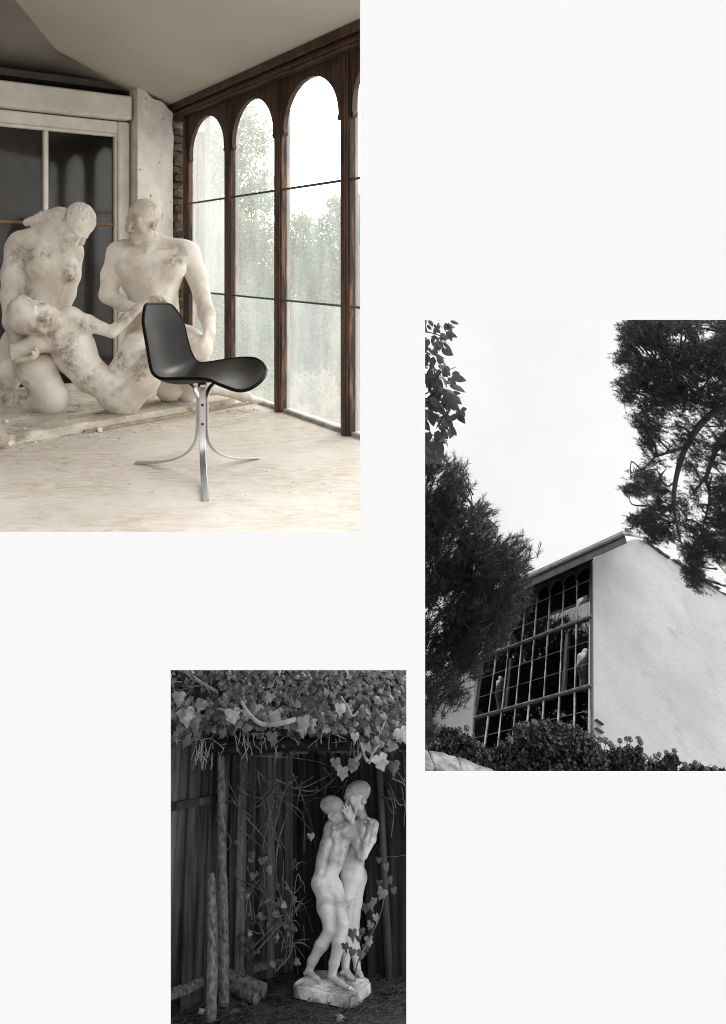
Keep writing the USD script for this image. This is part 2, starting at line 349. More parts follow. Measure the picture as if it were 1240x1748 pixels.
# ---------------------------------------------------------------- lintel and glazed partition, left of the pier
tg = thing('glazed_partition', 'old white painted glazed screen with dark panes behind the statue', 'partition')
sl = s_at(-70, 0.06)
lint = cbox((s_at(224, 0.10), 0.0, 2.005), (sl, 0.125, 2.185), 0.012)
obj('lintel', BF(lint), M['white_paint'], tg)
zt = 1.995
sA, sB = s_at(222, 0.06) , s_at(203, 0.06)
obj('stile', BF(cbox((sA, -0.02, 0.05), (sB, 0.055, zt), 0.008)), M['white_paint'], tg)
obj('stile', BF(cbox((sB + 0.0005, -0.02, 0.05), (sB + 0.02, 0.03, zt - 0.05), 0.005)), M['white_paint'], tg)
obj('top_rail', [BF(cbox((sB + 0.001, -0.02, zt - 0.09), (sl, 0.05, zt - 0.001), 0.008)), BF(cbox((sB + 0.02, -0.015, zt - 0.115), (sl, 0.028, zt - 0.0905), 0.005))], M['white_paint'], tg)
sm0, sm1 = s_at(83, 0.03), s_at(75, 0.03)
obj('mullion', BF(cbox((sm0, -0.018, 0.05), (sm1, 0.03, zt - 0.116), 0.006)), M['white_paint'], tg)
zo = EYE + (Y0 - 379) * 5.5 / F
for q0, q1 in ((sB + 0.021, sm0 - 0.001), (sm1 + 0.001, sl)):
    obj('glazing_bar', BF(cbox((q0, -0.012, zo - 0.011), (q1, 0.018, zo + 0.011), 0.004)), M['orange_wood'], tg)
    for z0, z1 in ((0.06, zo - 0.012), (zo + 0.012, zt - 0.117)):
        obj('pane', sheet(BF, q0, q1, -0.004, z0, z1, NB), M['dark_glass'], tg)
# the dark room behind the partition and the walls above and around it
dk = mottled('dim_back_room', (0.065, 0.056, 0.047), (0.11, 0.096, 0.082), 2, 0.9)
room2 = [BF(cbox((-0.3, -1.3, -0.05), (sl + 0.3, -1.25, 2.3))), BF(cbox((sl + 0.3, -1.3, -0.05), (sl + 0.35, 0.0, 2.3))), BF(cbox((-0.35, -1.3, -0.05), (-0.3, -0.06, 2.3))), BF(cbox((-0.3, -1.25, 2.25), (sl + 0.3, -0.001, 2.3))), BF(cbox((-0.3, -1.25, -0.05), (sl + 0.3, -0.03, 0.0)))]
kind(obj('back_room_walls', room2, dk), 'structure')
kind(obj('back_wall', [BF(cbox((-0.28, -0.10, 2.0), (s_at(236, 0.0), -0.03, 2.9)))], M['ceiling']), 'structure')
lw = [A([-2.62, 2.63, 0]), A([-2.62, 5.6, 0])]
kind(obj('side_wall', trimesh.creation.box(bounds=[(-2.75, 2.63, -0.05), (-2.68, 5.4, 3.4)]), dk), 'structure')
# ================================================================ sculpting: a field of blended rounded bones, meshed as one surface
class Sculpt:
    """modelled in photograph pixels: x right, v up (-y), w towards the viewer"""
    def __init__(s, lo, hi, h):
        s.lo, s.h = A(lo, float), h
        s.n = np.ceil((A(hi, float) - s.lo) / h).astype(int) + 1
        s.d = np.full(s.n, 40.0, np.float32)

    def _block(s, lo, hi):
        a = np.clip(np.floor((lo - s.lo) / s.h).astype(int), 0, s.n); b = np.clip(np.ceil((hi - s.lo) / s.h).astype(int) + 1, 0, s.n)
        if (b <= a).any(): return None, None
        ax = [(s.lo[k] + s.h * np.arange(a[k], b[k])).astype(np.float32) for k in range(3)]
        return tuple(slice(a[k], b[k]) for k in range(3)), np.stack(np.meshgrid(*ax, indexing='ij'), -1)

    def _put(s, sl, d, k, op):
        o = s.d[sl]
        if op == 'add':
            h = np.maximum(k - np.abs(o - d), 0) / k
            s.d[sl] = np.minimum(o, d) - h * h * k * 0.25
        else:
            d = -d; h = np.maximum(k - np.abs(o - d), 0) / k
            s.d[sl] = np.maximum(o, d) + h * h * k * 0.25

    def cone(s, a, ra, b, rb, k=6.0, op='add', flat=None):
        """a limb from a (radius ra) to b (radius rb); points are (px, py, w)"""
        a, b = A([a[0], -a[1], a[2]], float), A([b[0], -b[1], b[2]], float)
        r = max(ra, rb) + k + 4
        sl, p = s._block(np.minimum(a, b) - r, np.maximum(a, b) + r)
        if sl is None: return s
        ab = b - a; q = p - a.astype(np.float32)
        t = np.clip(q @ ab.astype(np.float32) / max(ab @ ab, 1e-6), 0, 1)
        d = np.linalg.norm(q - t[..., None] * ab.astype(np.float32), axis=-1) - (ra + t * (rb - ra))
        s._put(sl, d, k, op); return s

    def ball(s, c, r, k=6.0, op='add', axes=None):
        """an ellipsoid: radii along x, v, w, or along the given axes (rows)"""
        c = A([c[0], -c[1], c[2]], float); r = np.broadcast_to(A(r, float), (3,))
        R = r.max() + k + 4
        sl, p = s._block(c - R, c + R)
        if sl is None: return s
        q = p - c.astype(np.float32)
        if axes is not None: q = q @ A(axes, np.float32).T
        k0 = np.linalg.norm(q / r.astype(np.float32), axis=-1); k1 = np.linalg.norm(q / (r * r).astype(np.float32), axis=-1)
        s._put(sl, k0 * (k0 - 1) / np.maximum(k1, 1e-4), k, op); return s

    def chain(s, pts, k=6.0):
        """(x, y, w, r) joints joined by limbs"""
        for p, q in zip(pts[:-1], pts[1:]): s.cone(p[:3], p[3], q[:3], q[3], k)
        return s

    def head(s, c, fwd, up, H, hair=True, face=True, ears=True, bald=False, k=0.05, wide=1.0):
        """c: centre at eye level (px, py, w); fwd, up in (x, v, w); H: chin to crown"""
        f = unit(fwd); u = A(up, float); u = unit(u - f * (u @ f)); r = np.cross(u, f)
        C = A([c[0], -c[1], c[2]], float)
        def at(x, y, z): 
            p = C + H * (x * wide * r + y * u + z * f); return (p[0], -p[1], p[2])
        ax = np.stack([r, u, f])
        B = lambda x, y, z, rx, ry, rz, kk=k, op='add': s.ball(at(x, y, z), A([rx * wide, ry, rz]) * H, kk * H, op, ax)
        N = lambda a, ra, b, rb, kk=k, op='add': s.cone(at(*a), ra * H, at(*b), rb * H, kk * H, op)
        B(0, .16, -.03, .32, .33, .40, .02)
        B(0, -.13, .10, .25, .36, .26, .10)
        B(0, -.41, .25, .10, .085, .09, .10)
        for m in (-1, 1):
            B(m * .17, -.26, .04, .09, .12, .12, .10)
            if ears: 
                B(m * .325, -.06, -.05, .04, .115, .075, .03); B(m * .36, -.05, -.03, .03, .07, .04, .03, 'cut')
        if face:
            N((-.15, .075, .325), .05, (.15, .075, .325), .05, .08)
            for m in (-1, 1):
                B(m * .145, -.02, .42, .10, .07, .09, .05, 'cut')
                B(m * .14, -.025, .305, .075, .062, .062, .012)
                N((m * .08, .012, .352), .018, (m * .21, -.004, .305), .016, .012); N((m * .085, -.062, .345), .013, (m * .20, -.060, .305), .012, .015)      # upper lid
                B(m * .19, -.13, .26, .09, .08, .08, .08)
            N((0, .06, .36), .034, (0, -.14, .445), .040, .035); B(0, -.155, .44, .042, .036, .036, .03)
            for m in (-1, 1): B(m * .05, -.165, .395, .034, .03, .045, .03)
            N((-.085, -.268, .330), .020, (0, -.258, .372), .027, .03); N((.085, -.268, .330), .020, (0, -.258, .372), .027, .03)
            N((-.055, -.322, .335), .022, (.055, -.322, .335), .022, .03); B(0, -.322, .355, .05, .025, .025, .03)
            N((-.095, -.292, .358), .009, (0, -.290, .392), .010, .012, 'cut'); N((.095, -.292, .358), .009, (0, -.290, .392), .010, .012, 'cut')
        if hair:
            B(0, .215, -.075, .345, .325, .40, .012)
        return s

    def hand(s, wrist, tip_dir, palm_n, L, curl=0.5, spread=0.16, thumb=1, r=None, k=1.6):
        """a hand of length L from the wrist: palm, four bent fingers, thumb; directions in (x, v, w)"""
        d = unit(tip_dir); n = A(palm_n, float); n = unit(n - d * (n @ d)); q = np.cross(n, d)
        W = A([wrist[0], -wrist[1], wrist[2]], float)
        g = lambda v: (v[0], -v[1], v[2])
        pl = 0.48 * L; r = r or 0.055 * L
        ax = np.stack([q, d, n])
        s.ball(g(W + d * pl * 0.55), A([0.23, 0.33, 0.105]) * L, 3.0, 'add', ax)
        for i, (o, ln) in enumerate(zip((-.165, -.055, .055, .16), (.42, .52, .50, .38))):
            p = W + d * pl * (0.92 if i in (1, 2) else 0.86) + q * o * L; dirn = unit(d + q * spread * (i - 1.5) * 0.6)
            a = 0.35 * curl
            for j, fr in enumerate((0.46, 0.31, 0.23)):
                dv = unit(dirn * math.cos(a) + n * math.sin(a)); e = p + dv * ln * fr * L
                s.cone(g(p), r * (1 - 0.08 * j), g(e), r * (0.94 - 0.1 * j), k); p = e; a += curl * 0.95
        p = W + d * pl * 0.25 + q * thumb * 0.17 * L; dv = unit(d * 0.55 + q * thumb * 0.75 + n * 0.35)
        for j, fr in enumerate((0.2, 0.17, 0.14)):
            e = p + dv * fr * L; s.cone(g(p), r * (1.25 - 0.15 * j), g(e), r * (1.1 - 0.15 * j), k + 1); p = e; dv = unit(dv + d * 0.45 + n * 0.25 * curl)
        return s

    def surface(s, smooth=2):
        """surface nets: one vertex per crossed cell"""
        from scipy.ndimage import gaussian_filter
        d = gaussian_filter(np.clip(s.d, -5 * s.h, 5 * s.h), 0.6 if smooth else 0.4); inside = d < 0
        n = A(d.shape) - 1
        corners = [(i, j, k) for i in (0, 1) for j in (0, 1) for k in (0, 1)]
        cnt = np.zeros(n, np.uint8)
        for i, j, k in corners: cnt += inside[i:n[0] + i, j:n[1] + j, k:n[2] + k]
        cells = np.argwhere((cnt > 0) & (cnt < 8)); idx = np.full(n, -1, np.int32); idx[tuple(cells.T)] = np.arange(len(cells))
        acc = np.zeros((len(cells), 3)); num = np.zeros((len(cells), 1))
        for a in corners:
            for ax in range(3):
                if a[ax]: continue
                b = list(a); b[ax] = 1
                da = d[tuple((cells + a).T)]; db = d[tuple((cells + b).T)]
                m = (da < 0) != (db < 0); t = np.where(m, da / np.where(m, da - db, 1), 0)
                p = cells + A(a, float); p = p.astype(float); p[:, ax] += t
                acc += p * m[:, None]; num += m[:, None]
        v = s.lo + s.h * acc / num
        faces = []
        for ax in range(3):
            b, c = (ax + 1) % 3, (ax + 2) % 3
            lo = [slice(None)] * 3; hi_ = [slice(None)] * 3
            lo[ax] = slice(0, -1); hi_[ax] = slice(1, None)
            e = np.argwhere(inside[tuple(lo)] != inside[tuple(hi_)])
            e = e[(e[:, b] > 0) & (e[:, c] > 0) & (e[:, b] < n[b]) & (e[:, c] < n[c])]
            out = inside[tuple(e.T)]
            o = np.zeros(3, int); q = []
            for db, dc in ((1, 1), (0, 1), (0, 0), (1, 0)):
                o = np.zeros(3, int); o[b], o[c] = db, dc; q.append(idx[tuple((e - o).T)])
            q = np.stack(q, 1); q = np.where(out[:, None], q, q[:, ::-1]); faces.append(q)
        f = np.concatenate(faces); f = f[(f >= 0).all(1)]
        m = trimesh.Trimesh(v, np.vstack([f[:, [0, 1, 2]], f[:, [0, 2, 3]]]), process=False)
        return m

def rough_hair(m, c, R, amp, seed, axes=None, fwd=None):
    """tousled plaster hair: the skin within R of c is pushed in and out"""
    v = A(m.vertices); c = A([c[0], -c[1], c[2]], float)
    q = (v - c); 
    if fwd is not None: q = q - unit(fwd) * 0
    r = np.linalg.norm(q / A(R), axis=1); w = np.clip((1.08 - r) / 0.10, 0, 1)
    nrm = m.vertex_normals
    m.vertices = v + nrm * (w * amp * (meshkit.fbm(v * A([0.30, 0.22, 0.30]), 3, seed) - 0.5) * 2)[:, None]
    return m

def weather(m, amp, sc, seed):
    v = A(m.vertices); m.vertices = v + m.vertex_normals * (amp * (meshkit.fbm(v * sc, 4, seed) - 0.5) * 2)[:, None]; return m

def to_room(m, Zr):
    """from pixels (x, v, w) to the room, at reference depth Zr"""
    v = A(m.vertices); Z = Zr * (1 - v[:, 2] / F)
    m = m.copy(); m.vertices = np.stack([(v[:, 0] - X0) * Z / F, Z, EYE + (v[:, 1] + Y0) * Z / F], 1)
    return m

# ================================================================ plaster statues
def plaster(name, base, stain, deep, streak, z_range=None):
    nodes = {'tc': ('texture_coordinate', {}), 'g': ('geometry', {}),
        'n': ('noise_texture', {'scale': 4.0, 'detail': 6.0, 'roughness': 0.6}), 'r': ('rgb_ramp', {'ramp': [(0.35, tuple(A(base) * 0.90)), (0.62, base)]}),
        'n1': ('noise_texture', {'scale': 2.4, 'detail': 9.0, 'roughness': 0.62, 'distortion': 0.6}), 'r1': ('rgb_ramp', {'ramp': [(0.46, (0, 0, 0)), (0.62, (streak,) * 3)]}), 'm1': ('mix_color', {'b': stain}),
        'n2': ('noise_texture', {'scale': 26.0, 'detail': 7.0, 'roughness': 0.75}), 'r2': ('rgb_ramp', {'ramp': [(0.40, (0, 0, 0)), (0.62, (1, 1, 1))]}), 'm2': ('mix_color', {'b': deep}),
        'np': ('noise_texture', {'scale': 5.0, 'detail': 3.0, 'roughness': 0.5, 'vector': (0, 0, 0)}), 'rp': ('rgb_ramp', {'ramp': [(0.53, (0, 0, 0)), (0.64, (0.85, 0.85, 0.85))]}), 'mx': ('mix', {'mix_type': 'multiply', 'fac': 1.0}), 'bw2': ('rgb_to_bw', {}),
        'n3': ('noise_texture', {'scale': 70.0, 'detail': 3.0}), 'r3': ('rgb_ramp', {'ramp': [(0.735, (0, 0, 0)), (0.78, (0.8, 0.8, 0.8))]}), 'm3': ('mix_color', {'b': deep}),
        'k': ('noise_texture', {'scale': 60.0, 'detail': 6.0, 'roughness': 0.7}), 'b': ('bump', {'strength': 0.25, 'distance': 0.004}),
        'p': ('principled_bsdf', {'roughness': 0.75, 'specular_ior_level': 0.25})}
    links = [('tc.object', 'n.vector'), ('n.fac', 'r.fac'), ('tc.object', 'n1.vector'), ('n1.fac', 'r1.fac'), ('r.color', 'm1.a'), ('r1.color', 'm1.fac'),
        ('tc.object', 'n2.vector'), ('n2.fac', 'r2.fac'), ('m1.result', 'm2.a'), ('tc.object', 'np.vector'), ('np.fac', 'rp.fac'), ('r2.color', 'mx.color1'), ('rp.color', 'mx.color2'), ('mx.color', 'bw2.color'), ('bw2.val', 'm2.fac'), ('tc.object', 'n3.vector'), ('n3.fac', 'r3.fac'), ('m2.result', 'm3.a'), ('r3.color', 'm3.fac'),
        ('m3.result', 'p.base_color'), ('tc.object', 'k.vector'), ('k.fac', 'b.height'), ('b.normal', 'p.normal')]
    if z_range:                                        # second tone spreads wider over the upper parts, between two heights
        nodes |= {'sx': ('separate_xyz', {}), 'mr': ('map_range', {'from_min': z_range[0], 'from_max': z_range[1], 'to_min': -0.09, 'to_max': 0.05, 'clamp': True}), 'ad': ('math', {'math_type': 'add'})}
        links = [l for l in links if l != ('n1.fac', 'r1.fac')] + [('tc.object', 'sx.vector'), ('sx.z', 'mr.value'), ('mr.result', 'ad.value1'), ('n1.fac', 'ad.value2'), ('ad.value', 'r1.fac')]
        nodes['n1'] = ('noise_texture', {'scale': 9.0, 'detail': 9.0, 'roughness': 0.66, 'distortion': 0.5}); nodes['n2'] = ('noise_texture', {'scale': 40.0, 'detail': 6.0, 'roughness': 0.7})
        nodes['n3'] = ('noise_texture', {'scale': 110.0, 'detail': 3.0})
    return look(name, nodes, links)
M['plaster'] = plaster('aged_plaster', (0.79, 0.73, 0.65), (0.38, 0.31, 0.235), (0.20, 0.155, 0.115), 0.7)
M['plaster_base'] = mottled('dusty_plaster_slab', (0.36, 0.31, 0.25), (0.64, 0.585, 0.51), 5, 0.9, 0.5, 25, extra=[((0.20, 0.165, 0.125), 6, 0.55, 0.68)])
ZR = 4.6
st = thing('statue_group', 'large weathered white plaster group of three nude figures on a low slab', 'statue')

# --- kneeling man on the window side, head turned over his shoulder
s = Sculpt((150, -700, -120), (400, -330, 120), 0.95)
s.cone((258, 470, -12), 46, (262, 505, -10), 42, 14)                       # ribcage and waist
s.ball((256, 462, -8), (58, 46, 36), 14)
s.ball((262, 535, -8), (44, 40, 34), 14); s.ball((264, 575, -6), (50, 34, 38), 14)
s.ball((226, 456, 18), (30, 22, 16), 12); s.ball((290, 458, 16), (29, 22, 16), 12)      # chest
s.cone((260, 436, 2), 8, (255, 520, 28), 5, 8, 'cut') if False else None
s.ball((206, 432, -6), (23, 22, 24), 12); s.ball((318, 432, -10), (24, 22, 24), 12)      # shoulders
s.cone((222, 424, -8), 15, (252, 416, -12), 18, 14); s.cone((304, 424, -12), 15, (262, 414, -14), 18, 14)
s.cone((230, 428, 12), 4.5, (252, 434, 16), 4.5, 6); s.cone((294, 428, 10), 4.5, (262, 434, 16), 4.5, 6)   # collar bones
s.chain([(202, 434, -4, 20), (190, 470, -4, 17), (184, 502, 4, 15)], 8)
s.chain([(185, 504, 4, 15), (206, 518, 18, 12.5), (232, 528, 30, 9)], 6)
s.chain([(322, 434, -12, 19), (336, 470, -14, 18), (345, 506, -12, 14), (353, 536, 8, 14.5), (358, 566, 28, 10.5)], 6)
s.chain([(252, 436, -4, 19), (250, 418, -2, 18), (248, 404, 0, 18)], 8)                  # neck
s.cone((262, 402, 4), 5, (250, 432, 18), 4, 6)
s.head((243, 380, 6), (-0.66, -0.04, 0.75), (0.08, 1.0, 0.0), 76)
s.hand((358, 562, 30), (-0.22, -1, 0.15), (-0.75, -0.1, -0.5), 54, 0.9, 0.2, -1, 4.6)
s.chain([(268, 575, -4, 34), (238, 598, 44, 31), (206, 640, 52, 25)], 10)               # near thigh
s.chain([(206, 642, 52, 22), (250, 668, 0, 18)], 8)
s.chain([(275, 575, -8, 34), (318, 585, -4, 28), (340, 594, 24, 21)], 10)               # far thigh and shin
s.chain([(341, 598, 24, 19), (332, 640, -20, 17), (318, 684, -60, 14)], 8)
s.ball((288, 664, -40), (24, 22, 24), 6)                                                 # foot and heel behind
m = s.surface(1); rough_hair(m, (251, 366, -4), (33, 30, 33), 2.0, 5); weather(m, 0.5, 0.10, 2)
obj('figure', to_room(m, ZR), M['plaster'], st, smooth=True, label='kneeling man with turned head and hanging arm')

# --- kneeling woman bowing over the fallen man
s = Sculpt((-70, -730, -140), (190, -330, 120), 0.95)
s.ball((74, 452, -12), (44, 44, 34), 14); s.cone((76, 470, -10), 38, (72, 520, -8), 33, 14)
s.ball((68, 562, -10), (46, 38, 38), 16); s.ball((42, 590, -14), (40, 36, 36), 14)
s.ball((64, 444, 12), (22, 26, 18), 16); s.ball((66, 457, 24), (20, 20, 18), 11); s.ball((114, 452, 4), (17, 24, 18), 14); s.ball((117, 463, 12), (14, 18, 17), 9)            # breasts
s.ball((36, 424, -8), (27, 26, 24), 12); s.ball((122, 428, -14), (18, 22, 20), 12)
s.cone((36, 412, -10), 16, (84, 396, -10), 20, 16); s.cone((120, 420, -14), 13, (92, 402, -10), 17, 14)
s.chain([(78, 412, -8, 22), (96, 400, 0, 19), (112, 390, 8, 18)], 10)
s.chain([(30, 428, -6, 22), (22, 468, -6, 20), (18, 506, -4, 17), (20, 550, 8, 15), (34, 590, 22, 11)], 8)
s.cone((32, 588, 22), 11, (30, 612, 66), 8, 6); s.hand((30, 612, 66), (0.96, 0.08, 0.28), (0.1, 0.9, 0.4), 52, 0.9, 0.12, 1, 4.2)
s.chain([(126, 432, -14, 17), (121, 470, -18, 16), (114, 500, -14, 15), (104, 540, 4, 12)], 8)
s.head((129, 388, 14), (0.18, -0.64, 0.74), (0.62, 0.70, 0.48), 78)
s.ball((104, 368, -6), (22, 13, 16), 8); s.chain([(100, 366, -6, 13), (72, 372, -14, 10), (46, 380, -18, 6.5)], 6); s.cone((92, 372, -4), 9, (52, 378, -12), 6, 4)   # gathered hair
s.chain([(48, 585, -6, 35), (62, 630, 32, 33), (90, 676, 50, 27)], 12)                    # knee to the ground
s.ball((92, 680, 50), (27, 26, 26), 8)
s.chain([(84, 688, 44, 21), (40, 686, 2, 21), (-10, 684, -40, 17), (-50, 690, -60, 13)], 10)
s.chain([(30, 590, -30, 30), (10, 640, -20, 26), (-10, 660, -30, 24)], 12)
m = s.surface(1); rough_hair(m, (137, 370, 8), (36, 34, 38), 2.0, 9); rough_hair(m, (70, 373, -10), (44, 16, 20), 2.6, 4); weather(m, 0.5, 0.10, 3)
obj('figure', to_room(m, ZR), M['plaster'], st, smooth=True, label='kneeling woman bowing her head with long gathered hair')

# --- fallen man lying back across her knees
s = Sculpt((-10, -740, -80), (470, -480, 150), 0.95)
s.head((60, 544, 60), (0.16, 0.06, 0.98), (-0.98, 0.17, 0.15), 95, hair=False)
s.ball((38, 538, 54), (29, 34, 38), 2.0)
s.cone((18, 530, 62), 3.2, (44, 588, 66), 3.0, 5) if False else None
s.chain([(92, 560, 48, 19), (112, 566, 44, 20)], 10)
s.ball((124, 596, 42), (36, 42, 34), 14); s.cone((128, 600, 42), 36, (150, 640, 46), 29, 14)
s.ball((112, 582, 56), (24, 22, 16), 12); s.ball((132, 578, 54), (20, 20, 16), 12)        # chest
s.cone((160, 640, 50), 26, (196, 668, 54), 31, 14); s.ball((206, 672, 54), (36, 36, 33), 12)
for q in range(4):                                                                          # ribs
    s.cone((112 + 9 * q, 618 + 7 * q, 70), 2.0, (134 + 9 * q, 606 + 8 * q, 76), 2.2, 5)
s.ball((119, 542, 44), (21, 19, 20), 10); s.ball((92, 582, 56), (22, 19, 20), 10)
s.chain([(120, 540, 44, 16), (150, 552, 50, 14), (190, 566, 58, 10.5)], 7)
s.chain([(192, 566, 58, 10.5), (216, 544, 62, 10), (240, 521, 64, 7)], 5)
s.hand((240, 520, 64), (0.86, 0.36, 0.1), (0.3, -0.9, 0.3), 52, 0.55, 0.2, -1, 3.6)
s.chain([(92, 582, 56, 18), (60, 588, 66, 15.5), (18, 602, 72, 14)], 7)                    # broken arm
s.ball((12, 604, 74), (7, 17, 16), 2.0, 'cut')
s.chain([(214, 678, 58, 31), (244, 646, 66, 28), (276, 606, 70, 22)], 10)                  # raised thigh, knee behind the chair
s.chain([(204, 660, 40, 26), (232, 622, 30, 23), (262, 590, 20, 20)], 10)
s.chain([(276, 602, 70, 20), (310, 632, 20, 17), (352, 656, -20, 14), (402, 672, -50, 8.5)], 8)
s.chain([(400, 670, -50, 9), (414, 678, -50, 8)], 5)
s.ball((418, 676, -50), (14, 8, 10), 5); s.ball((436, 684, -48), (11, 5.5, 9), 4)
for q in range(4): s.cone((436, 682 + q * 0.6, -53 + 4.5 * q), 2.6, (446 - q, 685.5, -53 + 4.5 * q), 2.4, 1.6)
m = s.surface(1); rough_hair(m, (38, 538, 54), (30, 35, 39), 1.2, 12); weather(m, 0.6, 0.09, 6)
obj('figure', to_room(m, ZR), M['plaster'], st, smooth=True, label='fallen man lying back with one broken arm')

# --- low slab under the group
def Gr(px, py, z=0.0):
    """the point at height z that a pixel looks at"""
    Z = (EYE - z) * F / (py - Y0); return P(px, py, Z)
f0, f1 = Gr(20, 760), Gr(400, 694)
b0, b1 = f0 + A([0.35, 1.75, 0]) * 0.9, f1 + A([-0.22, 0.62, 0])
fl = f0 - (f1 - f0) * 0.5
poly = [fl, f0]
rr = np.random.default_rng(5)
for q in np.linspace(0, 1, 26): poly.append(f0 + (f1 - f0) * q + A([0.25, -0.97, 0]) * rr.normal(0, 0.004))
poly += [b1, b1 + A([-0.6, 0.1, 0]), A([-1.5, 5.45, 0]), A([-2.4, 4.9, 0])]
sp = Polygon([p[:2] for p in poly]).buffer(0)
slab = prism(sp, 0.052)
slab = trimesh.Trimesh(*trimesh.remesh.subdivide_to_size(slab.vertices, slab.faces, 0.06), process=True)
slab.vertices = slab.vertices + A([0, 0, 0.001]) + (meshkit.fbm(slab.vertices * 14, 3, 3)[:, None] - 0.5) * A([0.014, 0.014, 0.012])
obj('slab', slab, M['plaster_base'], st, smooth=35)
# ================================================================ black leather chair on three steel legs
M['leather'] = mottled('black_leather', (0.0035, 0.0028, 0.0023), (0.013, 0.0098, 0.0075), 7, 0.36, 0.25, 120, lo=0.4, hi=0.7, spec=0.12, dist=0.002)
M['rim'] = look('black_piping', {'p': ('principled_bsdf', {'base_color': (0.002, 0.002, 0.002), 'roughness': 0.5, 'specular_ior_level': 0.06})}, [])
M['steel'] = mottled('brushed_steel', (0.46, 0.45, 0.43), (0.58, 0.57, 0.55), 30, 0.30, 0.12, 200, (1, 1, 0.06), metallic=1.0, dist=0.001)
M['screw'] = look('dark_screw', {'p': ('principled_bsdf', {'base_color': (0.02, 0.02, 0.02), 'roughness': 0.4, 'metallic': 0.6})}, [])
feet = [Gr(233, 791), Gr(441, 783), Gr(352, 856)]
AX = A([-0.352, 3.40, 0.0])
ch = thing('chair', 'black leather shell chair on three curved steel legs', 'chair', loc=AX)
LAT = unit([0.42, 0.91, 0]); FWD = unit([0.91, -0.42, 0])
near_px = [(172, 104), (186, 190), (199, 265), (211, 335), (222, 400), (236, 440), (270, 461), (335, 462), (400, 461), (490, 466), (560, 494), (640, 520), (700, 508), (748, 472), (766, 446)]
far_px = [(348, 104), (377, 190), (394, 262), (408, 318), (421, 350), (434, 373), (458, 388), (500, 385), (540, 379), (610, 369), (670, 363), (715, 366), (746, 381), (765, 404), (772, 424)]
half = [0.165, 0.178, 0.188, 0.197, 0.206, 0.212, 0.220, 0.225, 0.230, 0.232, 0.222, 0.200, 0.165, 0.105, 0.05]
E0, E1 = [], []
for (nx, ny), (fx, fy), h in zip(near_px, far_px, half):
    a = hit(180 + nx / 2.818, 480 + ny / 2.818, AX - LAT * h, LAT); b = hit(180 + fx / 2.818, 480 + fy / 2.818, AX + LAT * h, LAT)
    E0.append(a - AX); E1.append(b - AX)
E0, E1 = spline(E0, 64), spline(E1, 64)
mid = (E0 + E1) / 2
tan = np.gradient(mid, axis=0); tan /= np.linalg.norm(tan, axis=1, keepdims=True)
nrm = np.cross((E1 - E0) / np.linalg.norm(E1 - E0, axis=1, keepdims=True), tan); nrm *= np.sign((nrm @ (FWD * 0.6 + A([0, 0, 1])))[:, None])
tt = np.linspace(0, 1, 64)
bow = np.interp(tt, [0, 0.1, 0.35, 0.5, 0.75, 0.9, 1], [0.012, 0.025, 0.045, 0.05, 0.038, 0.016, 0.0])
vv = np.linspace(-1, 1, 33)
G = np.stack([E0 * (1 - v) / 2 + E1 * (1 + v) / 2 - nrm * (bow * (1 - v * v))[:, None] for v in vv], 1)
# round the two upper corners
for i in range(7):
    q = 1 - i / 7.0
    sh = 1 - 0.16 * q ** 2.4
    c = G[i, 16].copy(); G[i] = c + (G[i] - c) * sh
edge_drop = np.abs(vv) ** 6 * 0.03
G[0] -= tan[0] * 0 ; 
for i in range(5):
    G[i] += tan[i] * (edge_drop * (1 - i / 5.0))[:, None]
dn = nrm[:, None, :] * 0.013
top_, bot_ = grid_mesh(G), grid_mesh(G - dn); bot_.faces = bot_.faces[:, ::-1]
shell = obj('shell', [top_], M['leather'], ch, smooth=True)
obj('underside', bot_, M['rim'], ch, smooth=True)
loop = np.vstack([G[:, 0], G[-1, 1:-1], G[::-1, -1], G[0, ::-1][1:-1]])
ln = np.vstack([nrm, np.repeat(nrm[-1:], 31, 0), nrm[::-1], np.repeat(nrm[:1], 31, 0)])
loop = loop - ln * 0.0062
loop = np.vstack([loop, loop[:2]])
obj('piping', tube(loop, 0.0076, 8), M['rim'], ch, smooth=50)

def band(path, w_dir, w, th):
    """a flat steel band along a path"""
    path = A(path); t = np.gradient(path, axis=0); t /= np.linalg.norm(t, axis=1, keepdims=True)
    nn = np.cross(t, w_dir); nn /= np.linalg.norm(nn, axis=1, keepdims=True)
    c = 0.0012; prof = [(-w / 2 + c, -th / 2), (w / 2 - c, -th / 2), (w / 2, -th / 2 + c), (w / 2, th / 2 - c), (w / 2 - c, th / 2), (-w / 2 + c, th / 2), (-w / 2, th / 2 - c), (-w / 2, -th / 2 + c)]
    rings = np.stack([path + A(w_dir) * a + nn * b for a, b in prof], 1)
    g = np.concatenate([rings, rings[:, :1]], 1)
    m = grid_mesh(g)
    for k, s_ in ((0, 1), (len(path) - 1, -1)):
        cap = trimesh.Trimesh(np.vstack([rings[k], path[k]]), A([(8, j, (j + 1) % 8)[::s_] for j in range(8)]), process=False); m = trimesh.util.concatenate([m, cap])
    return m
zc = 0.405
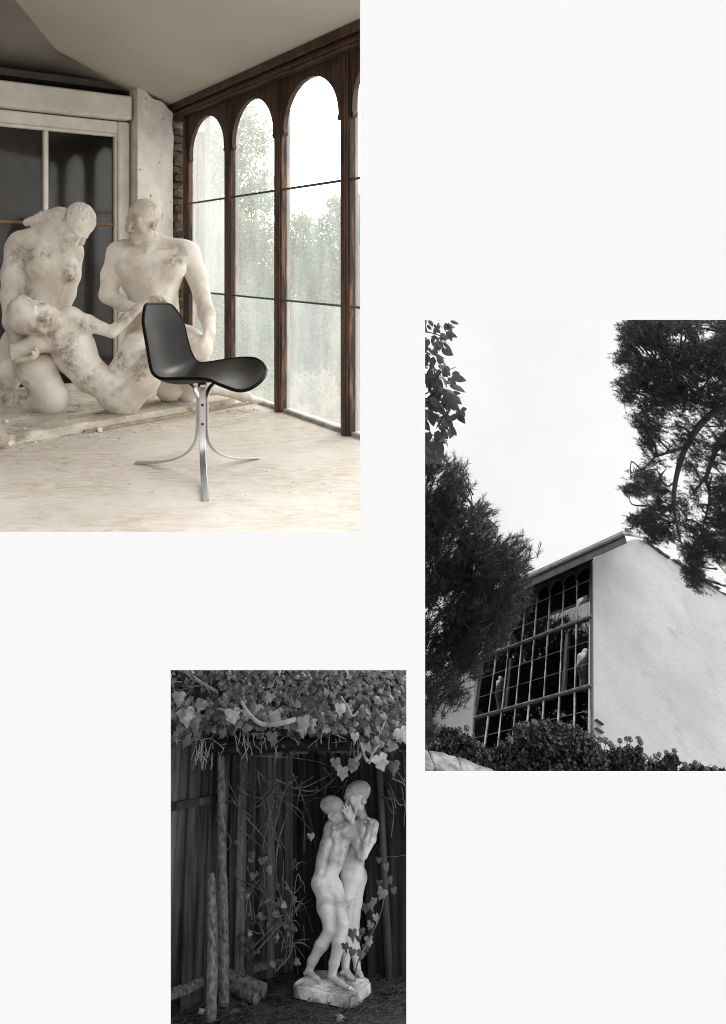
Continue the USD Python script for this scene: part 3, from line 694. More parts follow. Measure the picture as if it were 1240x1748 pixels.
for i, ft in enumerate(feet):
    d = ft - AX; R_ = np.linalg.norm(d[:2]); d = A([d[0], d[1], 0]) / R_; w_dir = A([-d[1], d[0], 0])
    pr = [(0.155, zc + 0.001), (0.125, zc - 0.001), (0.085, zc - 0.012), (0.045, zc - 0.036), (0.0235, zc - 0.075), (0.0225, 0.30), (0.0225, 0.22), (0.0235, 0.175), (0.034, 0.130), (0.064, 0.086), (0.115, 0.050), (0.185, 0.026), (0.26, 0.013), (R_, 0.005)]
    p = spline([d * a + A([0, 0, z]) for a, z in pr], 60)
    lg = obj('leg', band(p, w_dir, 0.027, 0.0085), M['steel'], ch, smooth=30)
    for z in (0.300, 0.215):
        bm = trimesh.creation.cylinder(0.0062, 0.003, sections=16); bm.apply_transform(trimesh.geometry.align_vectors([0, 0, 1], d)); bm.apply_translation(d * 0.0275 + A([0, 0, z]))
        obj('screw', bm, M['screw'], lg)
obj('mount', [trimesh.creation.cylinder(0.020, 0.036, sections=24, transform=trimesh.transformations.translation_matrix((0, 0, zc - 0.012)))], M['screw'], ch, smooth=40)

# ================================================================ wooden batten, plaster lumps and crumbs on the floor
p0, p1 = Gr(145, 741), Gr(440, 688)
bt = Frame(p0, unit(p1 - p0), np.cross([0, 0, 1], unit(p1 - p0)), (0, 0, 1))
L_ = np.linalg.norm(p1 - p0)
tag(obj('batten', bt(cbox((0, 0.002, 0.001), (L_, 0.022, 0.019), 0.002)), M['batten']), 'thin raw wood batten lying along the front of the statue slab', 'batten')
tag(obj('plaster_block', lump(A([-1.435, 3.78, 0.078]), (0.085, 0.10, 0.085), 71, 3, 0.2), M['plaster_base'], smooth=25), 'rounded stone grey block cut by the edge, beside the end of the slab', 'block')
chunks = [(371, 671, 0.053, 0.052, 'flat topped plaster lump standing on the slab end under the seat'), (391, 673, 0.053, 0.024, 'small plaster lump beside the flat topped lump on the slab'), (303, 676, 0.053, 0.018, 'small dark chip on the slab near the chair column'),
          (171, 737, 0.0, 0.020, 'white plaster crumb on the floor at the batten end'), (16, 760, 0.0, 0.022, 'white plaster crumb between grey block and slab'), (268, 668, 0.053, 0.024, 'broken plaster piece in the shade behind the fallen thigh'), (355, 668, 0.053, 0.022, 'low plaster piece behind the column top on the slab'), (11, 722, 0.053, 0.016, 'pale crumb on the slab above the grey block')]
for i, (x, y, z, sz, lb) in enumerate(chunks):
    c = Gr(x, y, z)
    tag(obj('plaster_lump', lump(c + A([0, 0, sz * 0.55]), (sz, sz * 0.9, sz * 0.75), 20 + i, 2, 0.4), M['plaster']), lb, 'plaster lump')
r3_ = np.random.default_rng(11); bits = []
for i in range(520):
    if i < 330: 
        x = r3_.uniform(0, 460); y = 762 - 0.165 * x + abs(r3_.normal(0, 9)) + 2; z = 0.0; sz = r3_.uniform(0.0015, 0.006)
    elif i < 420:
        x = r3_.uniform(10, 430); y = 745 - 0.165 * x - r3_.uniform(4, 36); z = 0.056; sz = r3_.uniform(0.002, 0.008)
    else:
        x = r3_.uniform(5, 600); y = r3_.uniform(760, 900); z = 0.0; sz = r3_.uniform(0.001, 0.0035)
    bits.append(lump(Gr(x, y, z) + A([0, 0, sz * 0.4]), (sz * 1.4, sz, sz * 0.6), i, 0, 0.4))
crumb = mottled('plaster_crumbs', (0.24, 0.20, 0.16), (0.66, 0.61, 0.54), 30, 0.9, lo=0.36, hi=0.50)
kind(tag(obj('debris', bits, crumb), 'small plaster crumbs and dirt scattered along slab and floor', 'debris'), 'stuff')
# ================================================================ the garden outside the studio windows
def leaves(points, size, seed, fold=0.25, narrow=0.55, droop=0.0, normals=None):
    """small folded leaves (four triangles each) at the points, each turned its own way"""
    r = np.random.default_rng(seed); p = A(points, float); n = len(p)
    d = r.normal(size=(n, 3)); d[:, 2] -= droop; d /= np.linalg.norm(d, axis=1, keepdims=True)
    u = r.normal(size=(n, 3)); u -= d * (u * d).sum(1, keepdims=True); u /= np.linalg.norm(u, axis=1, keepdims=True); w = np.cross(d, u)
    L = (size * r.uniform(0.6, 1.25, n))[:, None]
    q = narrow * L / 2
    v = np.stack([p, p + d * L * 0.45 + u * q + w * L * fold * 0.3, p + d * L, p + d * L * 0.45 - u * q + w * L * fold * 0.3, p + d * L * 0.5], 1)
    f = A([(0, 1, 4), (1, 2, 4), (2, 3, 4), (3, 0, 4)])
    return trimesh.Trimesh(v.reshape(-1, 3), (f[None] + 5 * np.arange(n)[:, None, None]).reshape(-1, 3), process=False)

def clump_points(centers, radii, n, seed, shell=0.45):
    """points spread through balls, thicker towards their outsides, with gaps"""
    r = np.random.default_rng(seed); c = A(centers, float); rad = A(radii, float)
    wt = rad ** 2; k = r.choice(len(c), n, p=wt / wt.sum())
    d = r.normal(size=(n, 3)); d /= np.linalg.norm(d, axis=1, keepdims=True)
    p = c[k] + d * (rad[k] * r.uniform(0, 1, n) ** shell)[:, None]
    keep = meshkit.fbm(p / rad.mean() * 1.6, 3, seed) > 0.40
    return p[keep]

def branches(root, tips, r0, seed, wob=0.12):
    """thin limbs that run from the root to the tips"""
    r = np.random.default_rng(seed); out = []
    for t in tips:
        a, b = A(root, float), A(t, float); L = np.linalg.norm(b - a)
        mid = [a + (b - a) * q + r.normal(0, wob * L * 0.3, 3) for q in (0.33, 0.66)]
        out.append(tube(spline([a, *mid, b], 8), np.linspace(r0, r0 * 0.15, 8), 5))
    return out
M['bark_pale'] = mottled('grey_bark', (0.06, 0.05, 0.04), (0.16, 0.14, 0.12), 12, 0.9, 0.5, 40, (1, 1, 0.3))
GREENS = {'sage': leafy('sage_leaves', (0.07, 0.105, 0.050), (0.19, 0.25, 0.13), (0.20, 0.29, 0.11)), 'pale': leafy('pale_leaves', (0.12, 0.155, 0.08), (0.27, 0.32, 0.18), (0.28, 0.36, 0.15)),
          'olive': leafy('olive_leaves', (0.10, 0.11, 0.05), (0.26, 0.25, 0.12), (0.26, 0.27, 0.10)), 'deep': leafy('deep_leaves', (0.045, 0.065, 0.04), (0.12, 0.15, 0.09), (0.10, 0.15, 0.07)),
          'straw': leafy('pale_straw_leaves', (0.26, 0.24, 0.18), (0.42, 0.40, 0.33), (0.40, 0.38, 0.28)), 'rust': leafy('rusty_flowers', (0.26, 0.14, 0.08), (0.48, 0.31, 0.20), (0.4, 0.22, 0.12))}  # greens lightened: part of the garden haze sits in the leaf colour
bank = []
for Y in np.linspace(4.0, 16, 13):
    row = []
    for k in np.linspace(-0.55, 0.135, 13):
        x = k * Y + 0.0; p = A([x, Y, 0]); dist = -np.dot(p - C0, NIN)
        row.append((x, Y, -0.30 - 0.10 * max(dist, 0) * 0.3 + (meshkit.fbm(p * 0.9, 3, 2) - 0.5) * 0.3 - (1.2 if dist < 0.15 else 0)))
    bank.append(row)
bm_ = grid_mesh(A(bank)); lowb = bm_.copy(); 
kind(obj('bank', bm_, mottled('garden_bank', (0.05, 0.06, 0.03), (0.14, 0.15, 0.08), 3, 0.95), smooth=True), 'structure')

def bush(name, label, cat, blobs, n, size, green, seed, trunk=None, group=None, narrow=0.55, droop=0.2):
    """blobs: (px, py, Z, radius in m)"""
    t = thing(name, label, cat, group)
    c = [P(x, y, Z) for x, y, Z, r in blobs]; r = [b[3] for b in blobs]
    obj('crown', leaves(clump_points(c, r, n, seed), size, seed, narrow=narrow, droop=droop), GREENS[green], t)
    root = trunk if trunk is not None else np.mean(c, 0) * A([1, 1, 0]) + A([0, 0, min(q[2] - rr for q, rr in zip(c, r)) - 0.1])
    obj('trunk' if cat == 'tree' else 'stem', branches(root, c, 0.05 if cat == 'tree' else 0.02, seed), M['bark_pale'], t)
    return t
bush('tree', 'light green garden tree beyond the widest window light', 'tree', [(585, 372, 8.2, .26), (560, 400, 8.4, .20), (600, 420, 8.0, .30), (575, 345, 8.3, .10), (622, 380, 8.2, .34), (555, 430, 8.5, .16), (600, 350, 8.2, .16)], 5200, 0.05, 'sage', 1, trunk=P(612, 640, 8.3))
bush('tree', 'faint tall tree whose branch crosses the second arched light', 'tree', [(418, 205, 12, .30), (432, 232, 12, .35), (405, 225, 12.2, .30), (445, 250, 12, .18), (398, 250, 12.2, .40), (380, 260, 12.3, .5), (350, 240, 12.5, .5)], 3600, 0.07, 'pale', 2, trunk=P(330, 640, 12.5))
bush('tree', 'broad hazy tree behind the two narrowest window lights', 'tree', [(425, 300, 13, .45), (405, 330, 13, .6), (445, 320, 13, .35), (370, 290, 13.2, .7), (345, 340, 13.3, .8), (430, 350, 13, .4), (460, 345, 13.5, .25)], 6500, 0.08, 'pale', 3, trunk=P(395, 640, 13))
bush('shrub', 'tall olive shrub behind the second window light', 'shrub', [(410, 420, 9.6, .38), (440, 440, 9.6, .36), (405, 470, 9.4, .40), (450, 400, 9.8, .24), (455, 480, 9.4, .36), (390, 400, 9.7, .36)], 9500, 0.055, 'olive', 4)
bush('shrub', 'dense green shrub behind the first window light and hanging arm', 'shrub', [(345, 430, 10.5, .5), (360, 480, 10.4, .5), (370, 540, 10.2, .45), (340, 560, 10.3, .5), (375, 600, 10.0, .4)], 9500, 0.06, 'sage', 5)
bush('shrub', 'pale mixed shrub between second and third window post', 'shrub', [(415, 540, 8.6, .38), (445, 520, 8.8, .32), (440, 580, 8.4, .34), (410, 600, 8.5, .34), (460, 630, 8.0, .30), (430, 660, 8.0, .30)], 11000, 0.05, 'pale', 6)
bush('shrub', 'tall pale shrub high in the widest window light', 'shrub', [(505, 400, 9.2, .28), (495, 440, 9.0, .30), (530, 430, 9.2, .26), (515, 470, 9.0, .36), (555, 480, 9.0, .34), (520, 385, 9.3, .14), (540, 460, 8.9, .3)], 10000, 0.05, 'pale', 7)
bush('shrub', 'dark green shrub low in the widest window light', 'shrub', [(500, 560, 7.4, .28), (530, 590, 7.2, .32), (560, 560, 7.3, .32), (500, 620, 7.0, .30), (545, 640, 6.9, .26), (570, 610, 7.2, .30), (520, 540, 7.5, .26)], 11000, 0.045, 'deep', 8)
bush('shrub', 'olive green shrub at the last window post', 'shrub', [(610, 540, 7.0, .34), (630, 600, 6.8, .34), (600, 500, 7.2, .30), (612, 640, 6.6, .28), (620, 470, 7.4, .3)], 9500, 0.045, 'olive', 9)
bush('plant', 'pale feathery plant just outside the sill of the widest light', 'plant', [(505, 680, 5.7, .10), (525, 660, 5.8, .13), (550, 680, 5.6, .13), (570, 700, 5.4, .12), (540, 710, 5.5, .10), (555, 650, 5.8, .10), (590, 725, 5.2, .1), (500, 700, 5.4, .1), (520, 720, 5.3, .12), (490, 690, 5.6, .1), (570, 735, 5.1, .1), (600, 690, 5.5, .12)], 7500, 0.032, 'straw', 10, narrow=0.25)
bush('plant', 'rusty flowering plant among the pale feathery plant outside', 'plant', [(500, 672, 5.9, .07), (512, 664, 5.9, .05), (530, 722, 5.25, .06), (556, 712, 5.3, .06), (610, 690, 5.5, .08), (575, 668, 5.7, .05)], 900, 0.03, 'rust', 11, narrow=0.5)
bush('plant', 'green leafy plant at the foot of the last window light', 'plant', [(612, 700, 5.2, .12), (604, 730, 5.0, .10), (625, 740, 4.9, .12), (480, 650, 6.5, .16), (470, 690, 6.3, .16)], 3600, 0.036, 'pale', 12)
bush('hedge', 'hazy green hedge standing far behind all the other shrubs outside', 'hedge', [(x, y, 14.0 + 0.02 * (y - 400) * -0.4, .75) for x in (330, 385, 440, 495, 550, 605, 650) for y in (470, 540, 610)] + [(350, 420, 14, .6), (430, 425, 14, .6), (520, 440, 14, .5), (610, 420, 14, .6)], 15000, 0.10, 'sage', 14)
# ================================================================ behind the third opening: two plaster figures in an overgrown board shelter
TH = math.radians(26); U3 = A([0, math.sin(TH), math.cos(TH)]); T3 = A([0, -math.cos(TH), math.sin(TH)]); R3 = A([1.0, 0, 0])
O3 = P(570, 1690, 3.3); PX3 = 3.3 / F
def up3(px, py, w=0.0): return hit(px, py, O3 + T3 * w, T3)            # on an upright plane, w metres in front of the statue
def gr3(px, py, h=0.0): return hit(px, py, O3 + U3 * h, U3)            # on the ground of the shelter
def w3(p): return float(np.dot(p - O3, T3))
def to_shelter(m):
    m = m.copy(); v = A(m.vertices)
    d = np.stack([(v[:, 0] - X0) / F, np.ones(len(v)), (v[:, 1] + Y0) / F], 1)
    k = ((O3 - CAM) @ T3 + (v[:, 2] - 13) * PX3) / (d @ T3); m.vertices = CAM + d * k[:, None]
    return m
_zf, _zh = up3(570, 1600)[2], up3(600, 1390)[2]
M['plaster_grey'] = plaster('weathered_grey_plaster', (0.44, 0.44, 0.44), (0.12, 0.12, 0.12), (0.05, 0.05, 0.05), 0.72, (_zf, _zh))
M['plaster_inside'] = plaster('pale_grey_plaster', (0.45, 0.45, 0.45), (0.2, 0.2, 0.2), (0.1, 0.1, 0.1), 0.5)
M['base_grey'] = mottled('weathered_plaster_base', (0.16, 0.16, 0.16), (0.55, 0.55, 0.55), 9, 0.9, 0.6, 40, extra=[((0.10, 0.10, 0.10), 14, 0.58, 0.66)])
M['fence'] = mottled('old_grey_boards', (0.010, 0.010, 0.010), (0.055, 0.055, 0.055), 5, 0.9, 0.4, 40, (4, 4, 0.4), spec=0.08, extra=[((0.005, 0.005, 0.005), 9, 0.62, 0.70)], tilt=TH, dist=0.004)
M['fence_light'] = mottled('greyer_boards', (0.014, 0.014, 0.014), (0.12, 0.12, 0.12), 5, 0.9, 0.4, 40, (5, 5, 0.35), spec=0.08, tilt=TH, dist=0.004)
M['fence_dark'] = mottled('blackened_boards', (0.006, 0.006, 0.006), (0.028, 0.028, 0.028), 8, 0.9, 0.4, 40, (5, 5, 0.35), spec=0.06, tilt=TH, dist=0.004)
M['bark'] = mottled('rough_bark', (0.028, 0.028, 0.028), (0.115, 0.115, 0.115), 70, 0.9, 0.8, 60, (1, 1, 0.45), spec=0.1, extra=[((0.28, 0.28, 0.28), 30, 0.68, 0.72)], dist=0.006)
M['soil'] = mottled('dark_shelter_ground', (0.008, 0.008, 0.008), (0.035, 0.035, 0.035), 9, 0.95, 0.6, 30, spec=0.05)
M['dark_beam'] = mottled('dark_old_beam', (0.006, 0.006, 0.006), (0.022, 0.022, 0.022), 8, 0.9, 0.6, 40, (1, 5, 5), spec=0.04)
M['straw_grey'] = leafy('dry_straw', (0.05, 0.05, 0.05), (0.50, 0.50, 0.50), (0.2, 0.2, 0.2), tfac=0.1, spec=0.1)
M['vine'] = mottled('dry_vine', (0.03, 0.03, 0.03), (0.12, 0.12, 0.12), 20, 0.8, spec=0.1)
M['vine_pale'] = mottled('bare_ivy_stem', (0.09, 0.09, 0.09), (0.24, 0.24, 0.24), 20, 0.7)
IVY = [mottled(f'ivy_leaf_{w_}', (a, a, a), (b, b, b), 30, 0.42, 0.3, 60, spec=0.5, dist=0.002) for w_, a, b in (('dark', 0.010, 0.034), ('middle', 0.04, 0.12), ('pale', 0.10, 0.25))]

cp = thing('couple_statue', 'weathered plaster statue of two embracing standing nudes on a block', 'statue')
# --- the stooping figure seen from behind
s = Sculpt((500, -1715, -70), (650, -1350, 70), 0.8)
s.chain([(580, 1422, 4, 22), (571, 1446, 2, 23), (565, 1468, 0, 22.5), (558, 1488, 0, 20.5)], 10)
s.cone((594, 1410, 4), 14, (570, 1412, -4), 15, 8); s.ball((594, 1420, 10), (15, 19, 17), 8); s.ball((566, 1424, -4), (13, 18, 15), 8)
s.ball((548, 1508, 8), (17, 19, 18), 9); s.ball((565, 1508, 8), (15, 18, 16), 9)
s.cone((574, 1412, 26), 1.4, (551, 1492, 22), 2.0, 8, 'cut')                                   # spine
s.ball((590, 1420, 24), (7, 10, 4), 4); s.ball((572, 1426, 24), (7, 10, 4), 4)                 # shoulder blades
for q in range(3): s.ball((581 - 5.5 * q, 1408 + 2.2 * q, 23), (2.4, 2.8, 2.4), 2)
s.chain([(555, 1514, 6, 18.5), (558, 1550, 10, 15.5), (565, 1586, 16, 12)], 8)
s.chain([(565, 1588, 16, 12), (549, 1614, 10, 11), (534, 1640, 0, 8), (528, 1657, -6, 6.6)], 6)
s.chain([(528, 1660, -6, 6.4), (540, 1672, 18, 5.6), (549, 1680, 38, 4)], 4); s.ball((523, 1662, -8), (6, 5, 6), 3)
s.chain([(572, 1514, 8, 14), (581, 1550, 14, 11.5), (586, 1576, 24, 10.5)], 6)
s.chain([(586, 1578, 24, 10.5), (579, 1610, 22, 11), (571, 1644, 14, 8.6), (567, 1664, 10, 7.4)], 5)
s.chain([(567, 1670, 10, 7), (582, 1680, 36, 5.6), (598, 1689, 60, 4)], 4); s.ball((565, 1673, 6), (7, 5, 7), 3)
for q in range(5): s.cone((596, 1688.5 - q * 1.1, 56 + 1.5 * q), 1.8, (604 - q * .6, 1692 - q * 1.2, 66 - 1.4 * q), 1.6, 1.2); s.cone((546 - 1.5 * q, 1680 + 0.2 * q, 34), 1.7, (553 - 2.2 * q, 1684 - 0.2 * q, 44 - q), 1.5, 1.2)
s.chain([(602, 1408, 10, 9.5), (609, 1436, 16, 8), (617, 1464, 20, 6.5)], 5)                  # near arm, elbow low
s.chain([(617, 1464, 20, 6.5), (624, 1440, 24, 6), (630, 1414, 24, 4.6)], 3)
s.hand((630, 1414, 24), (0.05, 1, 0), (-0.6, 0, 0.6), 22, 0.7, 0.15, 1, 1.9)
s.chain([(582, 1404, 0, 10), (572, 1396, 2, 9)], 6)
s.head((571, 1384, 6), (0.86, -0.05, 0.36), (-0.36, 0.88, 0.30), 50)
for q in range(5): s.ball((566 + 3.2 * math.sin(q * 2.1), 1397 + 2.4 * math.cos(q * 1.7), 12 + 2 * (q % 2)), 2.6, 1.2)   # knotted beard
m = s.surface(1); weather(m, 0.35, 0.16, 3); rough_hair(m, (563, 1380, 4), (20, 20, 20), 0.9, 3)
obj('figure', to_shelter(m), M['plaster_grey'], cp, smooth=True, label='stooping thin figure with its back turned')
# --- the upright figure that holds it
s = Sculpt((560, -1700, -90), (660, -1325, 60), 0.8)
s.head((610, 1363, -4), (-0.80, -0.22, 0.50), (-0.10, 1.0, 0.16), 56, ears=True)
s.chain([(614, 1384, -10, 9.5), (620, 1400, -12, 9.5)], 6)
s.cone((612, 1410, -14), 12, (636, 1406, -12), 9, 7)
s.chain([(618, 1420, -12, 18), (612, 1450, -12, 16), (602, 1476, -6, 18), (601, 1494, -8, 20)], 8)
s.ball((612, 1496, -14), (15, 16, 16), 7)
s.ball((612, 1412, 4), (10, 10, 8), 6); s.cone((604, 1404, 2), 1.8, (634, 1402, -2), 1.8, 3)
s.chain([(640, 1408, -6, 7.5), (635, 1434, -2, 6.8), (622, 1462, 8, 5.2)], 4)
s.chain([(622, 1462, 8, 5.2), (612, 1436, 14, 4.8), (601, 1403, 20, 4.6)], 3)
s.hand((601, 1401, 20), (-0.42, 0.95, 0.05), (-0.30, -0.05, -0.9), 34, 0.22, 0.22, 1, 2.3, 0.8)
s.chain([(600, 1502, -8, 17), (594, 1536, -6, 14), (590, 1580, -6, 10.5), (591, 1622, -8, 9.5), (590, 1648, -8, 7)], 6)
s.chain([(611, 1504, -16, 14), (607, 1540, -18, 11), (604, 1588, -18, 9), (607, 1624, -16, 8), (610, 1650, -14, 6)], 6)
s.chain([(590, 1656, -8, 6.4), (598, 1668, 12, 5.5), (605, 1673, 22, 4.2)], 4); s.chain([(610, 1654, -14, 6), (614, 1663, 2, 4.8), (617, 1667, 12, 4)], 4)
s.ball((588, 1662, -4), (8, 6, 8), 4)
m = s.surface(1); weather(m, 0.35, 0.16, 5); rough_hair(m, (615, 1352, -10), (24, 21, 24), 0.9, 7)
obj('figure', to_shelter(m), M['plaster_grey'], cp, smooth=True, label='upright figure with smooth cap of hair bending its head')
H3 = 0.036
tp_ = [gr3(x, y, H3) for x, y in ((501, 1681), (508, 1688), (560, 1698), (598, 1703), (607, 1701), (633, 1677), (630, 1671), (600, 1662), (560, 1655), (540, 1657), (508, 1674))]
loc = [(np.dot(p - O3, R3), np.dot(p - O3, T3)) for p in tp_]
blk = prism(Polygon(loc).buffer(-0.008).buffer(0.008), H3)
blk = trimesh.Trimesh(*trimesh.remesh.subdivide_to_size(blk.vertices, blk.faces, 0.018), process=True)
trimesh.smoothing.filter_taubin(blk, iterations=3)
blk.vertices = blk.vertices + (meshkit.fbm(blk.vertices * 20, 3, 8)[:, None] - 0.5) * A([0.020, 0.020, 0.018])
obj('block', Frame(O3, R3, T3, U3)(blk), M['base_grey'], cp, smooth=40)

# --- ground of the shelter
gx = np.linspace(270, 715, 46); gy = np.concatenate([np.linspace(1628, 1760, 28)])
gg = A([[gr3(x, y, 0.0) + U3 * (meshkit.fbm(A([x / 30, y / 12, 0]), 3, 4) - 0.55) * 0.02 for x in gx] for y in gy])
kind(obj('shelter_ground', grid_mesh(gg), M['soil'], smooth=True), 'structure')
# --- board fence in an angle behind
fa, fb, fc = gr3(236, 1744), gr3(494, 1650), gr3(730, 1674)
def fence(name, label, p, q, n, seed, alt, mix):
    t = thing(name, label, 'fence'); r = np.random.default_rng(seed)
    L = np.linalg.norm(q - p); x = (q - p) / L; nn = np.cross(x, U3); nn = nn if np.dot(nn, T3) > 0 else -nn
    fr = Frame(p, x, nn, U3); e = np.linspace(0, L, n + 1); e[1:-1] += r.uniform(-0.006, 0.006, n - 1)
    for i in range(n):
        o = 0.018 if i % 2 else 0.0
        g = 0.004 if i % 2 else -0.010
        m = cbox((e[i] + g, o - (0 if i % 2 else 0.01), -0.02), (e[i + 1] - g, o + (0.0176 + r.uniform(-0.001, 0.004) if i % 2 else 0.0206), 1.02), 0.004)
        obj('board', fr(m), M[r.choice(['fence', 'fence_light', 'fence_dark'], p=mix)], t)
    for z in alt: obj('rail', fr(cbox((0, 0.026, z - 0.016), (L * 0.42, 0.046, z + 0.016), 0.003)), M['fence'], t)
    return t
fence('board_fence', 'old board fence behind the pole and leaning log', fa, fb, 14, 1, (0.70,), (.4, .45, .15))
fence('board_fence', 'dark board fence behind the embracing statue, meeting the other fence', fb, fc, 12, 2, (), (.15, .0, .85))
tag(obj('post', tube([gr3(665, 1672) + U3 * z for z in (-0.02, 0.3, 0.6, 1.0)], [0.020, 0.019, 0.019, 0.018], 10), M['fence'], smooth=50), 'upright squared post standing just behind the statue on its open side', 'post')
# --- poles and logs
def pole(name, label, cat, pts, rads, seed, group=None, n=40, knots=5, mat=None):
    r = np.random.default_rng(seed); c = spline(pts, n); rr_ = np.interp(np.linspace(0, 1, n), np.linspace(0, 1, len(rads)), rads) * (1 + r.normal(0, 0.025, n))
    t = thing(name, label, cat, group)
    m = tube(c, rr_, 14); m.vertices = m.vertices + m.vertex_normals * ((meshkit.fbm(m.vertices * 60, 3, seed) - 0.5) * 0.008)[:, None]
    obj('stem', m, mat or M['bark'], t, smooth=60)
    for k in range(knots):
        i = r.integers(2, n - 2); a = r.uniform(0, 6.28); d = unit(T3 * math.cos(a) * 0.9 + R3 * math.sin(a))
        obj('knot', lump(c[i] + d * rr_[i] * 0.92, (rr_[i] * 0.3,) * 3, seed * 10 + k, 1), M['bark'], t)
    return t
wb = w3(gr3(381, 1714))
pole('tree_pole', 'tall round bark pole standing upright from ground to leaf roof', 'pole', [gr3(382, 1716), up3(382, 1600, wb), up3(379, 1450, wb), up3(377, 1290, wb)], [9.4 * PX3, 9 * PX3, 7.6 * PX3, 7 * PX3], 3)
wl = w3(gr3(361, 1744))
pole('log', 'shorter flaking log leaning in front of the tall pole', 'log', [gr3(360, 1744) + U3 * 0.004, up3(362, 1650, wl - 0.01), up3(362, 1560, wl - 0.02), up3(360, 1491, wl - 0.03)], [9.0 * PX3, 8.6 * PX3, 7.6 * PX3, 6.2 * PX3], 4)
pole('log', 'upper of two short logs lying beside the tall pole', 'log', [gr3(338, 1642, 0.075), gr3(395, 1668, 0.055), gr3(452, 1692, 0.028)], [8.5 * PX3, 9.5 * PX3, 10.5 * PX3], 5)
pole('log', 'lower of two short logs lying beside the tall pole', 'log', [gr3(365, 1672, 0.03), gr3(405, 1690, 0.024), gr3(438, 1706, 0.021)], [8 * PX3] * 3, 6)
pole('log', 'thick branch lying along the fence foot beyond the leaning log', 'log', [gr3(270, 1700, .075) + T3 * 0.03, gr3(318, 1684, .07) + T3 * 0.03, gr3(352, 1668, .06) + T3 * 0.03], [8 * PX3, 7.5 * PX3, 7 * PX3], 7)
pole('log', 'dark branch along the fence foot between the logs and statue', 'log', [gr3(402, 1654, .045) + T3 * 0.05, gr3(450, 1642, .045) + T3 * 0.05, gr3(494, 1632, .04) + T3 * 0.05], [7 * PX3, 6.5 * PX3, 5 * PX3], 8)
pole('lintel_log', 'dark old beam under the ivy at the front of the shelter', 'beam', [up3(300, 1270, 0.10), up3(400, 1273, 0.10), up3(520, 1271, 0.10), up3(700, 1266, 0.10)], [12 * PX3, 14 * PX3, 11 * PX3, 13 * PX3], 9, knots=3, mat=M['dark_beam'])
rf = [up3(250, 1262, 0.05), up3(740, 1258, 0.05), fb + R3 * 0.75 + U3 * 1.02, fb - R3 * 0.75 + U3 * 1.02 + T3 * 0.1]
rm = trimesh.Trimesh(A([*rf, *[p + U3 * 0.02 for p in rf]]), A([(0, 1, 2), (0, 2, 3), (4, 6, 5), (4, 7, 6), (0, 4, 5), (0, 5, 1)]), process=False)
tag(obj('shade_roof', rm, M['dark_beam']), 'dark roof sheet added above the statue to shade the shelter', 'roof')  # added sheet that blocks light from above the shelter

# --- ivy: each leaf its own piece
OUT = A([(0, .02), (-.17, -.13), (-.40, -.10), (-.56, .10), (-.42, .30), (-.46, .52), (-.20, .66), (0, 1.0), (.20, .66), (.46, .52), (.42, .30), (.56, .10), (.40, -.10), (.17, -.13)])
def ivy_leaf(p, size, d, nrm_, seed):
    r = np.random.default_rng(seed); d = unit(d); n = A(nrm_, float); n = unit(n - d * (n @ d)); q = np.cross(d, n)
    k = OUT * (1 + r.normal(0, 0.10, OUT.shape)); x, y = k[:, 0], k[:, 1]
    fold, curl = r.uniform(0.05, 0.55), r.uniform(-0.15, 0.6)
    z = -fold * np.abs(x) - curl * (y - 0.3) ** 2 + r.normal(0, 0.025, len(x))
    v = np.vstack([p + size * (x[:, None] * q + y[:, None] * d + z[:, None] * n), p + size * 0.36 * d])
    m = len(OUT); f = A([(m, (i + 1) % m, i) for i in range(m)])
    return trimesh.Trimesh(v, f, process=False)
r4 = np.random.default_rng(21)
iv = thing('ivy', 'thick ivy roof of pale and dark leaves over the whole shelter front', 'ivy')
spots = []
for i in range(3600):
    x, y = r4.uniform(284, 702), 1136 + 190 * r4.uniform(0, 1) ** 1.25
    low = 1242 + 34 * math.exp(-((x - 300) / 45) ** 2) + 44 * math.exp(-((x - 640) / 40) ** 2) - 6 * math.sin(x / 23)
    if y > low or (y > low - 25 and r4.uniform() < 0.5): continue
    if x < 375 and y < 1195 and r4.uniform() < 0.70: continue
    spots.append((x, y))
spots = spots[:1700]
lf_small = []
order = []
for i, (x, y) in enumerate(spots):
    big = r4.uniform(0.6, 1.0) * (1.0 if y > 1180 else 0.72)
    w = 0.12 + 0.22 * r4.uniform() - 0.10 * (1240 - y) / 100 * 0.5 + (0.05 if y > 1210 else 0)
    sz = (11 + 16 * r4.beta(1.5, 3.4) * (1.25 if y > 1200 else 0.9)) * PX3 * big
    d = unit(R3 * r4.normal(0, 0.55) - U3 * r4.uniform(0.35, 1.2) + T3 * r4.normal(0.05, 0.35)); nv = unit(T3 * 1.0 + U3 * r4.uniform(0.0, 1.3) + R3 * r4.normal(0, 0.55))
    order.append((sz, up3(x, y, w), d, nv, i))
order.sort(key=lambda q: -q[0])
small = []
for k, (sz, p, d, nv, i) in enumerate(order):
    m = ivy_leaf(p, sz, d, nv, i); 
    if k < 296: obj('leaf', m, IVY[r4.choice(3, p=[0.34, 0.38, 0.28] if spots[i][0] > 420 else [0.48, 0.38, 0.14])], iv, smooth=True)  # more pale leaves to the right: brighter light put into leaf colour
    else: small.append(m)
kind(obj('small_leaves', small, IVY[1], iv), 'stuff')
hero = [(318, 1226, 34, 0.40, 2), (398, 1226, 31, 0.42, 2), (518, 1238, 29, 0.41, 1), (466, 1263, 25, 0.36, 0), (335, 1240, 32, 0.37, 1), (582, 1214, 24, 0.40, 2), (586, 1322, 26, 0.38, 1), (573, 1306, 22, 0.36, 1), (648, 1304, 30, 0.42, 2), (605, 1310, 24, 0.37, 1), (684, 1258, 30, 0.40, 2), (672, 1312, 26, 0.33, 0), (345, 1208, 26, 0.40, 2), (466, 1224, 20, 0.41, 2), (305, 1195, 26, 0.40, 2)]
